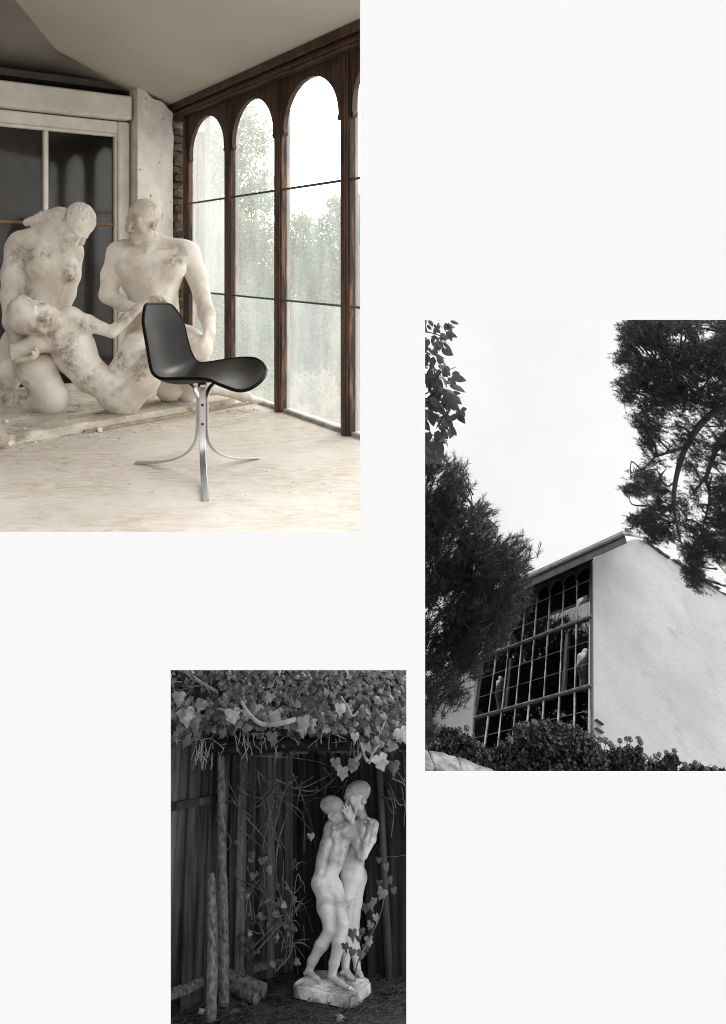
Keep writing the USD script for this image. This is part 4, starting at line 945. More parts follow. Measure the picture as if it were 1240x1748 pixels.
for k, (x, y, sz, w, c) in enumerate(hero):
    obj('leaf', ivy_leaf(up3(x, y - sz * 0.45, w), sz * PX3 * 0.86, -U3 + R3 * r4.normal(0, 0.25) + T3 * 0.1, T3 + U3 * 0.4 + R3 * r4.normal(0, 0.2), 900 + k), IVY[c], iv, smooth=True)
def stem(pts, r0, r1, parent, mat, name='stem', n=20, sides=6):
    obj(name, tube(spline(pts, n), np.linspace(r0, r1, n) * PX3, sides), mat, parent, smooth=60)
stem([up3(308, 1138, .22), up3(335, 1160, .24), up3(372, 1182, .26)], 4.5, 3.0, iv, M['vine_pale'])
stem([up3(412, 1198, .40), up3(428, 1222, .41), up3(448, 1236, .42), up3(475, 1236, .42), up3(505, 1228, .40)], 3.2, 4.6, iv, M['vine_pale'])
stem([up3(372, 1210, .40), up3(395, 1214, .41), up3(420, 1212, .40)], 1.6, 2.2, iv, M['vine_pale'])
stem([up3(582, 1190, .36), up3(592, 1206, .38), up3(602, 1222, .40), up3(612, 1214, .40)], 3, 2, iv, M['vine_pale'])
stem([up3(628, 1270, .38), up3(618, 1286, .40), up3(606, 1300, .40)], 2.2, 4.2, iv, M['vine_pale']); stem([up3(616, 1268, .40), up3(622, 1290, .41), up3(628, 1300, .41)], 2, 3.6, iv, M['vine_pale']); stem([up3(648, 1272, .40), up3(638, 1284, .40), up3(630, 1304, .41)], 1.5, 2.4, iv, M['vine_pale'])
stem([up3(660, 1225, .36), up3(645, 1262, .38), up3(640, 1280, .38)], 1.6, 1.0, iv, M['vine_pale'])
tw_ = []
for i in range(64):                                                   # dry stalks hanging from the edge
    x = r4.choice([r4.normal(350, 22), r4.normal(425, 18), r4.normal(590, 30), r4.normal(345, 10)]); y = 1244 + r4.uniform(0, 30) + (18 if 330 < x < 385 else 0)
    a = up3(x, y, .24 + r4.uniform(0, .12)); b = a - U3 * r4.uniform(0.02, 0.075) + R3 * r4.normal(0, 0.02)
    tw_.append(tube([a, (a + b) / 2 + R3 * r4.normal(0, 0.002), b], r4.uniform(0.35, 0.9) * PX3, 4))
for i in range(160):
    x, y = r4.uniform(290, 695), r4.uniform(1150, 1275); a = up3(x, y, .20 + r4.uniform(0, .15)); ang = r4.uniform(0, 3.14)
    b = a + (R3 * math.cos(ang) + U3 * math.sin(ang)) * r4.uniform(0.03, 0.09)
    tw_.append(tube([a, b], r4.uniform(0.3, 0.7) * PX3, 4))
kind(obj('dry_stalks', tw_, M['vine_pale'], iv), 'stuff')
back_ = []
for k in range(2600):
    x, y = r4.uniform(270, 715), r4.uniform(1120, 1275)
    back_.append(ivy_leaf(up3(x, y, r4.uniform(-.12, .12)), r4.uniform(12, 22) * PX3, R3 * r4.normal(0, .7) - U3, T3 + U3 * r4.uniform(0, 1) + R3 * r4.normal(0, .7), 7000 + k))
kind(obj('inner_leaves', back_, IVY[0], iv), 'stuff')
obj('dark_backing', lump(up3(490, 1205, -0.28), (0.75, 0.16, 0.24), 5, 4, 0.25), M['dark_beam'], iv)  # added dark mass behind the ivy, keeps gaps between leaves black
# --- bare vines hanging in the dark and ivy climbing by the statue
vn = thing('hanging_vines', 'tangle of bare vines hanging between tall pole and statue', 'vines')
VN = [[(415, 1320, 0), (405, 1400, 0), (440, 1440, -.02), (470, 1470, 0)], [(350, 1340, .05), (370, 1390, .06), (400, 1420, 0), (420, 1480, 0), (455, 1530, 0)], [(440, 1320, 0), (455, 1390, .02), (480, 1450, .02)], [(490, 1390, 0), (475, 1440, .02), (472, 1500, .03), (490, 1560, .05), (508, 1590, .07)], [(452, 1390, .02), (470, 1420, .03), (486, 1448, .03)],
      [(300, 1330, .1), (330, 1370, .1), (370, 1400, .1), (395, 1440, .1), (370, 1468, .1), (378, 1500, .1)], [(368, 1402, .1), (340, 1420, .08), (322, 1455, .08)], [(470, 1330, .05), (520, 1350, .05), (560, 1345, .05), (600, 1340, 0)], [(420, 1290, .15), (480, 1292, .15), (540, 1300, .16), (570, 1312, .18)], [(405, 1500, 0), (445, 1520, .02), (490, 1556, .02), (535, 1546, .02)],
      [(430, 1620, .05), (470, 1580, .04), (510, 1550, 0), (540, 1530, -.04)], [(425, 1640, .08), (460, 1600, .08), (500, 1560, .05)], [(500, 1595, .08), (495, 1630, .1), (470, 1660, .12)], [(336, 1560, .08), (345, 1600, .08), (332, 1640, .1), (352, 1668, .1)], [(640, 1440, 0), (660, 1462, .02), (694, 1460, .05)], [(655, 1330, 0), (672, 1380, 0), (668, 1430, 0)],
      [(500, 1320, 0), (530, 1400, -.05), (540, 1445, -.05)], [(392, 1330, .02), (430, 1360, .02), (480, 1358, .02)], [(460, 1450, .02), (452, 1500, .02), (460, 1560, .03)], [(378, 1340, .06), (420, 1395, .05), (455, 1440, .03), (468, 1520, .03), (500, 1590, .06)]]
for k in range(64):
    x, y = r4.uniform(310, 690), r4.uniform(1300, 1370); dx = r4.normal(0, 45)
    if 500 < x < 690: dx = abs(dx) * (1 if x > 600 else -1)
    VN.append([(x, y, r4.uniform(-.1, .1)), (x + dx * .5 + r4.normal(0, 12), y + r4.uniform(15, 40), r4.uniform(-.1, .1)), (x + dx, y + r4.uniform(30, 110) * (1 if abs(x - 590) > 70 else .4), r4.uniform(-.1, .1))])
for k in range(34):
    x, y = r4.uniform(420, 520), r4.uniform(1480, 1620); dx = r4.normal(0, 30)
    VN.append([(x, y, r4.uniform(-.02, .1)), (x + dx * .5, y + r4.normal(0, 18), r4.uniform(-.02, .1)), (x + dx, y + r4.normal(0, 30), r4.uniform(-.02, .1))])
for k, pts in enumerate(VN):
    r0 = r4.uniform(0.7, 1.3) if k > 3 else 1.6
    pts = [(a_, b_, -0.14 if 525 < a_ < 660 else c_) for a_, b_, c_ in pts]
    stem([up3(*p) for p in pts], r0, r0 * 0.6, vn, M['vine'], 'stem', 18, 5)
for k in range(70):
    x, y = (r4.uniform(400, 505), r4.normal(1560, 60)) if k < 44 else (r4.uniform(300, 480), r4.uniform(1380, 1640))
    obj('leaf', ivy_leaf(up3(x, min(y, 1640), r4.uniform(0, .1)), r4.uniform(6, 14) * PX3, R3 * r4.normal(0, 1) - U3 * 0.6, T3 + U3 * r4.uniform(0, 1) + R3 * r4.normal(0, .5), 2000 + k), IVY[0] if k % 6 else IVY[1], vn, smooth=True)
cv = thing('climbing_ivy', 'ivy climbing behind the statue legs with heart shaped leaves', 'ivy')
stem([up3(606, 1676, .10), up3(612, 1640, .08), up3(632, 1600, .05), up3(650, 1560, .02), up3(660, 1500, 0), up3(655, 1440, 0)], 1.4, 0.8, cv, M['vine'])
CV = [(602, 1596, 20, .12, 0), (589, 1618, 16, .12, 0), (603, 1628, 17, .13, 0), (618, 1632, 18, .06, 1), (618, 1592, 14, .04, 0), (630, 1608, 20, .04, 1), (634, 1582, 16, .04, 1), (642, 1568, 16, .04, 1), (632, 1548, 16, .04, 0), (655, 1528, 22, .04, 1), (648, 1510, 14, .02, 0), (664, 1505, 16, .02, 0), (660, 1482, 16, .02, 0), (672, 1522, 14, .02, 0), (648, 1470, 12, .02, 0), (626, 1552, 18, .03, 0), (640, 1540, 14, .03, 1), (612, 1604, 13, .06, 0), (625, 1622, 16, .06, 0)]
for k, (x, y, sz, w, c) in enumerate(CV):
    obj('leaf', ivy_leaf(up3(x, y - sz * 0.4, w), sz * PX3 * 0.8, -U3 + R3 * r4.normal(0, 0.35), T3 + U3 * 0.3 + R3 * r4.normal(0, 0.35), 3000 + k), IVY[c], cv, smooth=True)
obj('leaf', ivy_leaf(up3(531, 1424, 0), 13 * PX3, -U3, T3, 3100), IVY[2], vn)
# --- straw and fallen leaves on the ground
sw = []
for i in range(3000):
    x, y = r4.uniform(284, 700), r4.uniform(1655, 1752)
    p = gr3(x, y, 0.012); a = r4.normal(0.2, 0.8); L = r4.uniform(0.012, 0.05); d = R3 * math.cos(a) + T3 * math.sin(a); q = np.cross(U3, d) * r4.uniform(0.0010, 0.0028)
    e = p + d * L + U3 * r4.uniform(0, 0.012)
    sw.append(trimesh.Trimesh(A([p - q, p + q, e]), A([(0, 1, 2)]), process=False))
kind(tag(obj('straw', sw, M['straw_grey']), 'dry straw and needles strewn over the dark shelter ground', 'straw'), 'stuff')
for k, (x, y, sz, lb) in enumerate([(341, 1724, 12, 'pale fallen leaf lying left of the leaning log'), (405, 1722, 13, 'curled fallen leaf lying below the short logs'), (398, 1728, 11, 'small curled leaf beside the curled fallen leaf below the logs'), (576, 1734, 14, 'flat pale leaf sliver lying in front of the statue block'), (418, 1711, 12, 'fallen leaf lying at the end of the lower short log')]):
    tag(obj('fallen_leaf', ivy_leaf(gr3(x, y, 0.008), sz * PX3, R3 * math.cos(k * 2.0) + T3 * math.sin(k * 2.0), U3 + T3 * 0.4, 4000 + k), IVY[2 if k in (0, 3) else 1]), lb, 'leaf')
# ================================================================ behind the second opening: the studio house seen from below between pines
Pc = P(1010, 1300, 9.0)
EH, AH = ray(1010.5, -170), ray(-150, 1492)                 # the house's upright edges and its long eaves
BH = unit(np.cross(AH, EH)); BH = BH if BH[0] > 0 else -BH
NF = -BH                                                     # out of the window front
NG = unit(np.cross(EH, BH)); NG = NG if np.dot(NG, CAM - Pc) > 0 else -NG      # out of the gable wall
def front(px, py, off=0.0): return hit(px, py, Pc + NF * off, NF)
_S = np.linalg.pinv(np.stack([AH, EH], 1))
def ae(px, py): return _S @ (front(px, py) - Pc)
def FP(a, e, off=0.0): return Pc + AH * a + EH * e + NF * off
def gable(px, py, off=0.0): return hit(px, py, Pc + NG * off, NG)
M['grey_plaster'] = mottled('rough_white_plaster', (0.225, 0.225, 0.225), (0.275, 0.275, 0.275), 1.1, 0.9, 0.35, 16, (1, 1, 1), extra=[((0.20, 0.20, 0.20), 22, 0.66, 0.74), ((0.19, 0.19, 0.19), 2.6, 0.56, 0.76), ((0.10, 0.10, 0.10), 34, 0.71, 0.76)], dist=0.035)
M['grey_frame'] = mottled('flaking_window_paint', (0.10, 0.10, 0.10), (0.42, 0.42, 0.42), 7, 0.7, 0.3, 30)
M['dark_frame'] = mottled('dark_window_timber', (0.012, 0.012, 0.012), (0.035, 0.035, 0.035), 7, 0.7)
M['zinc'] = mottled('grey_gutter', (0.10, 0.10, 0.10), (0.18, 0.18, 0.18), 9, 0.4, metallic=0.0)
M['roof_dark'] = mottled('dark_roof_tiles', (0.02, 0.02, 0.02), (0.08, 0.08, 0.08), 12, 0.9, 0.6, 30)
M['front_glass'] = look('front_pane', {'t': ('transparent_bsdf', {'color': (0.86, 0.86, 0.86)}), 'g': ('glossy_bsdf', {'color': (0.9, 0.9, 0.9), 'roughness': 0.02}), 'fr': ('fresnel', {'IOR': 1.45}), 'm': ('mix_closure', {})},
    [('fr.fac', 'm.fac'), ('t.BSDF', 'm.closure1'), ('g.BSDF', 'm.closure2')], surface='m.closure')
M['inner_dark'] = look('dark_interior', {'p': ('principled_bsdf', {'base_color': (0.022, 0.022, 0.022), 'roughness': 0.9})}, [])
hs = thing('studio_house', 'white plastered house with tall window front and bare gable wall', 'house')
def bar(p, q, w, d, off, mat, name='bar', parent=hs, up=None):
    """a straight wooden member on the window front from p to q: width w in the plane, depth d"""
    x = unit(q - p); y = NF; z = unit(np.cross(x, y)); L = np.linalg.norm(q - p)
    return obj(name, Frame(p, x, y, z)(cbox((0, off, -w / 2), (L, off + d, w / 2), 0.004)), mat, parent)
# gable wall
GP = [(1011, 955), (1030, 945), (1052, 934), (1072, 924), (1082, 921), (1092, 921), (1104, 927), (1118, 936), (1130, 946), (1146, 955), (1160, 963), (1175, 974), (1192, 986), (1210, 998), (1228, 1010), (1250, 1024), (1330, 1078), (1330, 1440), (1007, 1440)]
gp = [gable(*p) for p in GP]
XG = unit(np.cross(EH, NG)); XG = XG if XG[0] > 0 else -XG; ZG = np.cross(XG, NG); ZG = ZG if ZG[2] > 0 else -ZG
flat_ = [(np.dot(p - Pc, XG), np.dot(p - Pc, ZG)) for p in gp]
gm = prism(Polygon(flat_).buffer(0), 0.05)
gm = trimesh.Trimesh(*trimesh.remesh.subdivide_to_size(gm.vertices, gm.faces, 0.16), process=True)
gm.vertices[:, 2] += np.where(gm.vertices[:, 2] > 0.04, (meshkit.fbm(gm.vertices * 2.2, 4, 5) - 0.5) * 0.05, 0)
gm.vertices[:, 2] -= 0.05
obj('gable_wall', Frame(Pc, XG, ZG, NG)(gm), M['grey_plaster'], hs, smooth=40)
# mullions, transoms, panes
mids = [(982, 1177), (955.5, 1184.7), (929, 1191), (903.6, 1198), (881, 1205), (857, 1212.6), (834.4, 1219), (811.8, 1226)]
a_i = [0.0] + [ae(*p)[0] for p in mids]
eT, e1, e2, eB = ae(1010.5, 960)[1], ae(1010, 1054)[1], ae(1009.5, 1172.7)[1], ae(1009, 1330)[1]
eS = [(eT, e1, [ae(1010, 989)[1], ae(1010, 1021)[1]]), (e1, e2, [ae(1010, 1093)[1], ae(1010, 1131)[1]]), (e2, eB, [ae(1010, 1212)[1], ae(1010, 1262)[1]])]
rg = np.random.default_rng(4)
for row, (hi_, lo_, bars) in enumerate(eS):
    for i, a in enumerate(a_i):
        wd = 0.013 if row < 2 else 0.026
        light = M['grey_frame'] if (i not in (0, 8)) else M['dark_frame']
        bar(FP(a, lo_), FP(a, hi_), wd if i not in (0, 8) else 0.04, 0.03, -0.02, light, 'mullion')
    for i in range(8):
        for e in bars:
            bar(FP(a_i[i], e), FP(a_i[i + 1], e), 0.006, 0.010, -0.004, M['zinc'], 'glazing_bar')
        ee = [lo_, *sorted(bars), hi_]
        for p0_, p1_ in zip(ee[:-1], ee[1:]):
            j = rg.normal(0, 0.004, 2)
            v = A([FP(a_i[i], p0_), FP(a_i[i + 1], p0_, j[0]), FP(a_i[i + 1], p1_, j[1]), FP(a_i[i], p1_)]); f = A([(0, 1, 2), (0, 2, 3)])
            if np.dot(np.cross(v[1] - v[0], v[2] - v[0]), NF) < 0: f = f[:, ::-1]
            obj('pane', trimesh.Trimesh(v, f, process=False), M['front_glass'], hs)
for e in (e1, e2):
    bar(FP(-0.01, e - 0.004), FP(a_i[-1], e - 0.004), 0.024, 0.05, -0.02, M['dark_frame'], 'transom'); bar(FP(-0.01, e + 0.010), FP(a_i[-1], e + 0.010), 0.008, 0.06, -0.02, M['grey_frame'], 'transom')
# arched heads of the upper row
for i in range(8):
    w_ = np.linalg.norm(AH) * (a_i[i + 1] - a_i[i]); h_ = np.linalg.norm(EH) * (eT - eS[0][2][0])
    c_ = FP((a_i[i] + a_i[i + 1]) / 2, eS[0][2][0])
    arch = sbox(-w_ / 2, h_ * 0.30, w_ / 2, h_ * 1.02).difference(affinity.translate(affinity.scale(Point(0, 0).buffer(1, 16), w_ / 2 - 0.02, h_ * 0.52), 0, h_ * 0.30))
    m = prism(arch, 0.02); m.vertices = A([c_ + unit(AH) * v[0] + unit(EH) * v[1] + NF * (0.002 + v[2]) for v in m.vertices])
    obj('arch_panel', m, M['dark_frame'], hs)
# dark fascia and eave above the windows, gutter and roof
def slab4(px4, off0, off1):
    a = [front(*p, off0) for p in px4]; b = [front(*p, off1) for p in px4]
    return trimesh.convex.convex_hull(A(a + b))
obj('fascia', slab4([(1013, 957), (800, 1052), (800, 1030), (1013, 934)], 0.0, 0.06), M['dark_frame'], hs)
obj('fascia', slab4([(1071, 927), (800, 1049), (800, 1028), (1066, 910)], 0.10, 0.30), M['dark_frame'], hs)
obj('roof_edge', slab4([(1066, 910), (790, 1036), (790, 1031), (1064, 906)], -0.6, 0.34), M['roof_dark'], hs)
gt = [front(x, y, 0.40) for x, y in ((790, 1036.5), (880, 995.5), (960, 958.5), (1064, 911.5))]
obj('gutter', tube(spline(gt, 30), 0.026, 10), M['zinc'], hs, smooth=50)
obj('downpipe', tube(spline([front(1063, 911, .40), front(1080, 913, .34), gable(1096, 917, .10), gable(1101, 919, .08), gable(1102, 927, .06)], 24), 0.022, 10), M['zinc'], hs, smooth=50)
obj('ridge_cap', lump(gable(1074, 910, .08), (0.075, 0.06, 0.05), 3, 2, 0.15), M['roof_dark'], hs, smooth=40)
ed = [gable(*p, 0.02) for p in [(1100, 922), (1118, 934), (1130, 943), (1146, 953), (1160, 961), (1175, 971), (1192, 983), (1210, 995), (1228, 1007), (1250, 1021), (1300, 1055)]]
rt_ = spline(ed, 26)
for i in range(25):
    d = rt_[i + 1] - rt_[i]; 
    obj('tile', Frame(rt_[i] - NG * 0.30, unit(d), NG, np.cross(unit(d), NG))(cbox((-0.01, 0, -0.010 + rg.normal(0, .006)), (np.linalg.norm(d) - 0.004, 0.33 + rg.normal(0, 0.015), 0.022 + rg.normal(0, .006)), 0.006)), M['roof_dark'], hs)
# plastered wall on the far side of the windows and the dark room behind the glass
sw_ = [front(*p, 0.03) for p in ((812.5, 1120), (640, 1200), (640, 1420), (797, 1420))]
obj('side_wall', trimesh.convex.convex_hull(A(sw_ + [p - NF * 0.25 for p in sw_])), M['grey_plaster'], hs)
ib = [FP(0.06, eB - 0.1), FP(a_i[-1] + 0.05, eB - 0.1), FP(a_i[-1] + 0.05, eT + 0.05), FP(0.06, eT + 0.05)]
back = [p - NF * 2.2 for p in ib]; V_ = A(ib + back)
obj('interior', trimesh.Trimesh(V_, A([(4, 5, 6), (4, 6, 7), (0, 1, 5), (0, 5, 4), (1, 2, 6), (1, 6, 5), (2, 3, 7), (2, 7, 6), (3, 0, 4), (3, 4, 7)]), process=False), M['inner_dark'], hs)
for x0_, y0_, x1_, y1_, w_ in ((970, 1082, 963, 1184, 0.07), (873, 1125, 865, 1210, 0.06)):
    obj('inner_post', tube([front(x0_, y0_, -0.10), front(x1_, y1_, -0.10)], w_ / 2, 4), mottled('pale_inner_post', (0.30, 0.30, 0.30), (0.45, 0.45, 0.45), 5), hs)
for x, y in ((1020, 1230), (1020, 1244)):
    obj('bracket', Frame(gable(x - 5, y, 0.0), XG, NG, ZG)(cbox((0, 0.0, -0.006), (0.11, 0.05, 0.008), 0.003)), M['roof_dark'], hs)
# plaster torsos behind the end panes
def torso(label, cx, y0, y1, wpx, seed, bent):
    s = Sculpt((cx - wpx, -y1 - 6, -wpx), (cx + wpx, -y0 + 6, wpx), 0.6)
    H = y1 - y0
    s.chain([(cx, y0 + H * .28, 0, wpx * .42), (cx - bent * 2, y0 + H * .55, 0, wpx * .36), (cx, y0 + H * .92, 0, wpx * .44)], 5)
    s.cone((cx - wpx * .36, y0 + H * .22, 0), wpx * .18, (cx + wpx * .36, y0 + H * .18, 0), wpx * .18, 5); s.ball((cx - bent, y0 + H * .10, 0), (wpx * .2, wpx * .16, wpx * .2), 4)
    s.chain([(cx - wpx * .40, y0 + H * .22, 2, wpx * .13), (cx - wpx * .5, y0 + H * .5, 4, wpx * .11), (cx - wpx * .34, y0 + H * .72, 8, wpx * .09)], 2)
    m = s.surface(1); v = A(m.vertices); base = front(cx, (y0 + y1) / 2, -0.14); Zc = base[1]
    Z = Zc * (1 - v[:, 2] / F * 0.8); m.vertices = np.stack([(v[:, 0] - X0) * Z / F, Z, EYE + (v[:, 1] + Y0) * Z / F], 1)
    tag(obj('torso_statue', m, M['plaster_inside'], smooth=True), label, 'statue')
torso('pale headless torso behind the end panes of the middle window row', 1001, 1104, 1176, 27, 1, 1)
torso('pale bent plaster figure behind the end panes of the upper window row', 1000, 1016, 1064, 26, 2, -3)
torso('faint plaster figure behind the lower panes at the far window edge', 856, 1150, 1216, 16, 3, 2)

# ---------------------------------------------------------------- sky backdrop, pines, leafy branch, ivy bushes, stone coping
sk = unit(ray(985, 930)); sc_ = CAM + ray(985, 930) * 24
sx_ = unit(np.cross(sk, [0, 0, 1.0])); sz_ = np.cross(sx_, sk)
q4 = [hit(x, y, sc_, sk) for x, y in ((640, 1360), (1500, 1360), (1500, 440), (640, 440))]
kind(obj('sky', trimesh.Trimesh(A(q4), A([(0, 1, 2), (0, 2, 3)]), process=False), mottled('pale_cloud_sky', (0.54, 0.54, 0.54), (0.61, 0.61, 0.61), 0.10, 1.0, spec=0.0)), 'structure')

NEEDLE = {'dark': leafy('dark_needles', (0.010, 0.010, 0.010), (0.055, 0.055, 0.055), (0.03, 0.03, 0.03), tfac=0.12), 'mid': leafy('grey_needles', (0.016, 0.016, 0.016), (0.09, 0.09, 0.09), (0.05, 0.05, 0.05), tfac=0.12)}
M['branch'] = mottled('dark_pine_bark', (0.012, 0.012, 0.012), (0.05, 0.05, 0.05), 14, 0.9, 0.6, 40)
def needles(pts, dirs, n, L, w, seed, spread=0.75):
    r = np.random.default_rng(seed); p = np.repeat(A(pts), n, 0); d = np.repeat(A(dirs), n, 0)
    d = d + r.normal(size=d.shape) * spread; d /= np.linalg.norm(d, axis=1, keepdims=True)
    p = p + np.repeat(A(dirs), n, 0) * (r.uniform(-1.1, 0.6, len(p)) * L)[:, None]
    u = np.cross(d, r.normal(size=d.shape)); u /= np.linalg.norm(u, axis=1, keepdims=True)
    l = (L * r.uniform(0.7, 1.15, len(p)))[:, None]
    v = np.stack([p - u * w / 2, p + u * w / 2, p + d * l], 1).reshape(-1, 3)
    return trimesh.Trimesh(v, np.arange(len(v)).reshape(-1, 3), process=False)

def pine(name, label, outline, trunk, Z, dz, n, tuft, nn, L, w, seed, mat, thin=None, rise=40, sub=4, limbs=(), spread=0.6, clump=0.0, every=4):
    """a pine whose boughs leave the trunk and end inside the outline of its crown (pixels at depth Z, spread dz in depth)"""
    r = np.random.default_rng(seed); poly = Polygon(outline); t = thing(name, label, 'tree')
    x0_, y0_, x1_, y1_ = poly.bounds; pts = []
    while len(pts) < n:
        x, y = r.uniform(x0_, x1_), r.uniform(y0_, y1_)
        if not poly.contains(Point(x, y)): continue
        if thin is not None and r.uniform() < thin(x, y): continue
        if clump and meshkit.fbm(A([x * 0.045, y * 0.045, seed]), 2, seed) < clump: continue
        pts.append((x, y))
    tp, td, br = [], [], []
    tr = spline([P(x, y, Z) for x, y in trunk], 40)
    anchors = np.vstack([tr, *[spline([P(*q) for q in l[0]], 24) for l in limbs]])
    for k, (x, y) in enumerate(pts):
        e = P(x, y, Z + r.uniform(-dz, dz)); i = int(np.argmin(np.abs(tr[:, 2] - (e[2] - rise * Z / F)))); a = tr[i]
        out = unit(e - a); a = anchors[int(np.argmin(np.linalg.norm(anchors - e, axis=1)))]
        for j in range(sub):
            q = e - out * r.uniform(0, 1.6) * tuft + r.normal(0, tuft * 0.55, 3)
            tp.append(q); td.append(unit(out * 0.9 + A([0, 0, 0.45]) + r.normal(0, 0.35, 3)))
        if k % every == 0:
            a = e + (a - e) * min(1.0, 0.32 / max(np.linalg.norm(a - e), 1e-6))
            m_ = a + (e - a) * 0.5 + A([0, 0, 0.10]) * np.linalg.norm(e - a)
            br.append(tube(spline([a, m_ + r.normal(0, 0.04, 3), e], 7), np.linspace(0.011, 0.003, 7), 4))
    obj('crown', needles(tp, td, nn, L, w, seed, spread), NEEDLE[mat], t)
    obj('trunk', tube(tr, np.linspace(0.16, 0.05, 40), 10), M['branch'], t, smooth=60)
    kind(obj('twigs', br, M['branch'], t), 'stuff')
    for pts_, r0_, r1_ in limbs:
        obj('branch', tube(spline([P(*q) for q in pts_], 24), np.linspace(r0_, r1_, 24), 8), M['branch'], t, smooth=60)
    return t
LP = [(660, 700), (735, 765), (752, 792), (775, 782), (790, 795), (797, 830), (800, 862), (815, 850), (835, 862), (850, 885), (845, 910), (858, 935), (868, 925), (882, 932), (893, 925), (902, 938), (906, 958), (892, 985), (902, 1005), (900, 1030), (880, 1060), (868, 1095), (845, 1110), (832, 1130), (815, 1160), (818, 1180), (798, 1196), (775, 1180), (752, 1210), (745, 1245), (730, 1270), (660, 1290)]
def thinL(x, y):
    f = 0.0
    if y > 1000 and x < 790: f = 0.45
    if y > 1130: f = 0.55
    if x > 830: f = max(f, 0.10)
    return f
pine('pine_tree', 'dark long needled pine covering the far end of the window front', LP, [(668, 1420), (672, 1200), (680, 1000), (690, 850), (700, 690)], 7.9, 0.60, 1150, 0.095, 34, 0.080, 0.0064, 3, 'mid', thinL, 60, spread=0.62, clump=0.40,
     limbs=[([(680, 1080, 7.9), (740, 1010, 7.8), (810, 1000, 7.7), (880, 960, 7.6)], .03, .008), ([(676, 1180, 7.9), (740, 1120, 7.7), (800, 1090, 7.6), (860, 1050, 7.6)], .03, .008), ([(676, 1230, 7.8), (730, 1180, 7.6), (780, 1150, 7.5)], .025, .006), ([(690, 960, 7.9), (750, 900, 7.8), (830, 880, 7.8)], .025, .006)])
RP = [(1066, 540), (1050, 566), (1058, 590), (1044, 612), (1050, 622), (1072, 622), (1066, 640), (1050, 652), (1040, 664), (1050, 682), (1068, 690), (1084, 672), (1084, 700), (1074, 722), (1092, 735), (1090, 765), (1102, 772), (1092, 800), (1074, 815), (1058, 838), (1080, 850), (1098, 840), (1120, 845), (1108, 862), (1066, 886), (1075, 905), (1100, 915), (1112, 930), (1130, 924), (1150, 935), (1168, 955), (1160, 980), (1172, 1004), (1190, 1014), (1202, 985), (1215, 975), (1238, 995), (1270, 1005), (1310, 900), (1310, 540)]
def thinR(x, y):
    f = 0.0
    if 1120 < x < 1215 and 690 < y < 900: f = 0.66
    if x > 1215 and 640 < y < 760: f = 0.5
    if y > 850: f = max(f, 0.12)
    if 1205 < x < 1240 and y > 955: f = 0.9
    return f
pine('pine_tree', 'tall fine needled pine overhanging the gable roof', RP, [(1330, 1100), (1325, 900), (1318, 720), (1310, 520)], 8.2, 0.60, 3500, 0.055, 18, 0.042, 0.0056, 8, 'dark', thinR, -10, spread=1.4, clump=0.37, every=9,
     limbs=[([(1325, 660, 8.2), (1245, 692, 8.1), (1205, 715, 8.0), (1172, 762, 7.9), (1156, 810, 7.9), (1150, 860, 7.9), (1155, 890, 7.9)], .045, .014), ([(1325, 690, 8.2), (1240, 740, 8.0), (1215, 790, 7.9), (1205, 815, 7.9), (1183, 842, 7.9)], .038, .012), ([(1320, 720, 8.2), (1238, 700, 8.1), (1200, 690, 8.0), (1160, 678, 8.0)], .030, .010), ([(1172, 762, 7.9), (1150, 770, 7.9), (1120, 780, 7.9), (1100, 800, 7.9)], .02, .006), ([(1150, 860, 7.9), (1125, 880, 7.9), (1095, 895, 7.9), (1072, 888, 7.9)], .02, .006), ([(1156, 820, 7.9), (1140, 830, 7.9), (1128, 815, 7.9), (1138, 800, 7.9)], .012, .005), ([(1205, 815, 7.9), (1212, 850, 7.9), (1200, 900, 7.9)], .02, .006)])
pine('pine_tree', 'dark pine mirrored in the panes of the window front', [(520, 790), (560, 800), (590, 780), (620, 830), (650, 815), (680, 880), (700, 860), (716, 930), (716, 1120), (620, 1200), (480, 1100)], [(640, 1300), (640, 1000), (640, 700)], 15.0, 1.6, 300, 0.35, 18, 0.4, 0.03, 12, 'dark', None, 0)

lb = thing('leafy_branch', 'dark leafy branch hanging in from the corner above the long needled pine', 'branch')
LEAF_DARK = [leafy('dark_branch_leaves', (0.012, 0.012, 0.012), (0.05, 0.05, 0.05), (0.10, 0.10, 0.10), rough=0.4)] 
def leaf_simple(p, L, d, n_, wd, seed):
    r = np.random.default_rng(seed); d = unit(d); n_ = unit(A(n_) - d * np.dot(n_, d)); q = np.cross(d, n_)
    t = np.linspace(0, 1, 7); w = wd * np.sin(math.pi * t ** 0.8) ** 0.9; c = r.uniform(0, 0.35)
    mid = p + L * (t[:, None] * d - (c * t ** 2)[:, None] * n_)
    v = np.concatenate([mid, mid[1:-1] + L * w[1:-1, None] * q - n_ * 0.10 * L * w[1:-1, None], mid[1:-1] - L * w[1:-1, None] * q - n_ * 0.10 * L * w[1:-1, None]])
    f = []
    for side in (7, 12):
        for i in range(6):
            a_, b_ = (side + i - 1, side + i)
            if i == 0: f.append((0, 1, b_))
            elif i == 5: f.append((5, 6, a_))
            else: f += [(i, i + 1, b_), (i, b_, a_)]
    return trimesh.Trimesh(v, A(f), process=False)
rb = np.random.default_rng(31)
TW = [[(690, 560), (728, 566), (755, 575), (762, 590)], [(700, 585), (738, 600), (760, 612)], [(690, 610), (736, 625), (752, 640), (764, 652)], [(700, 640), (735, 640), (760, 634), (779, 626)], [(690, 645), (740, 640), (768, 655)], [(700, 690), (735, 668), (760, 668), (780, 672)], [(690, 720), (736, 690), (762, 694)], [(700, 745), (745, 742), (760, 733), (773, 720)], [(690, 700), (730, 730), (740, 755)]]
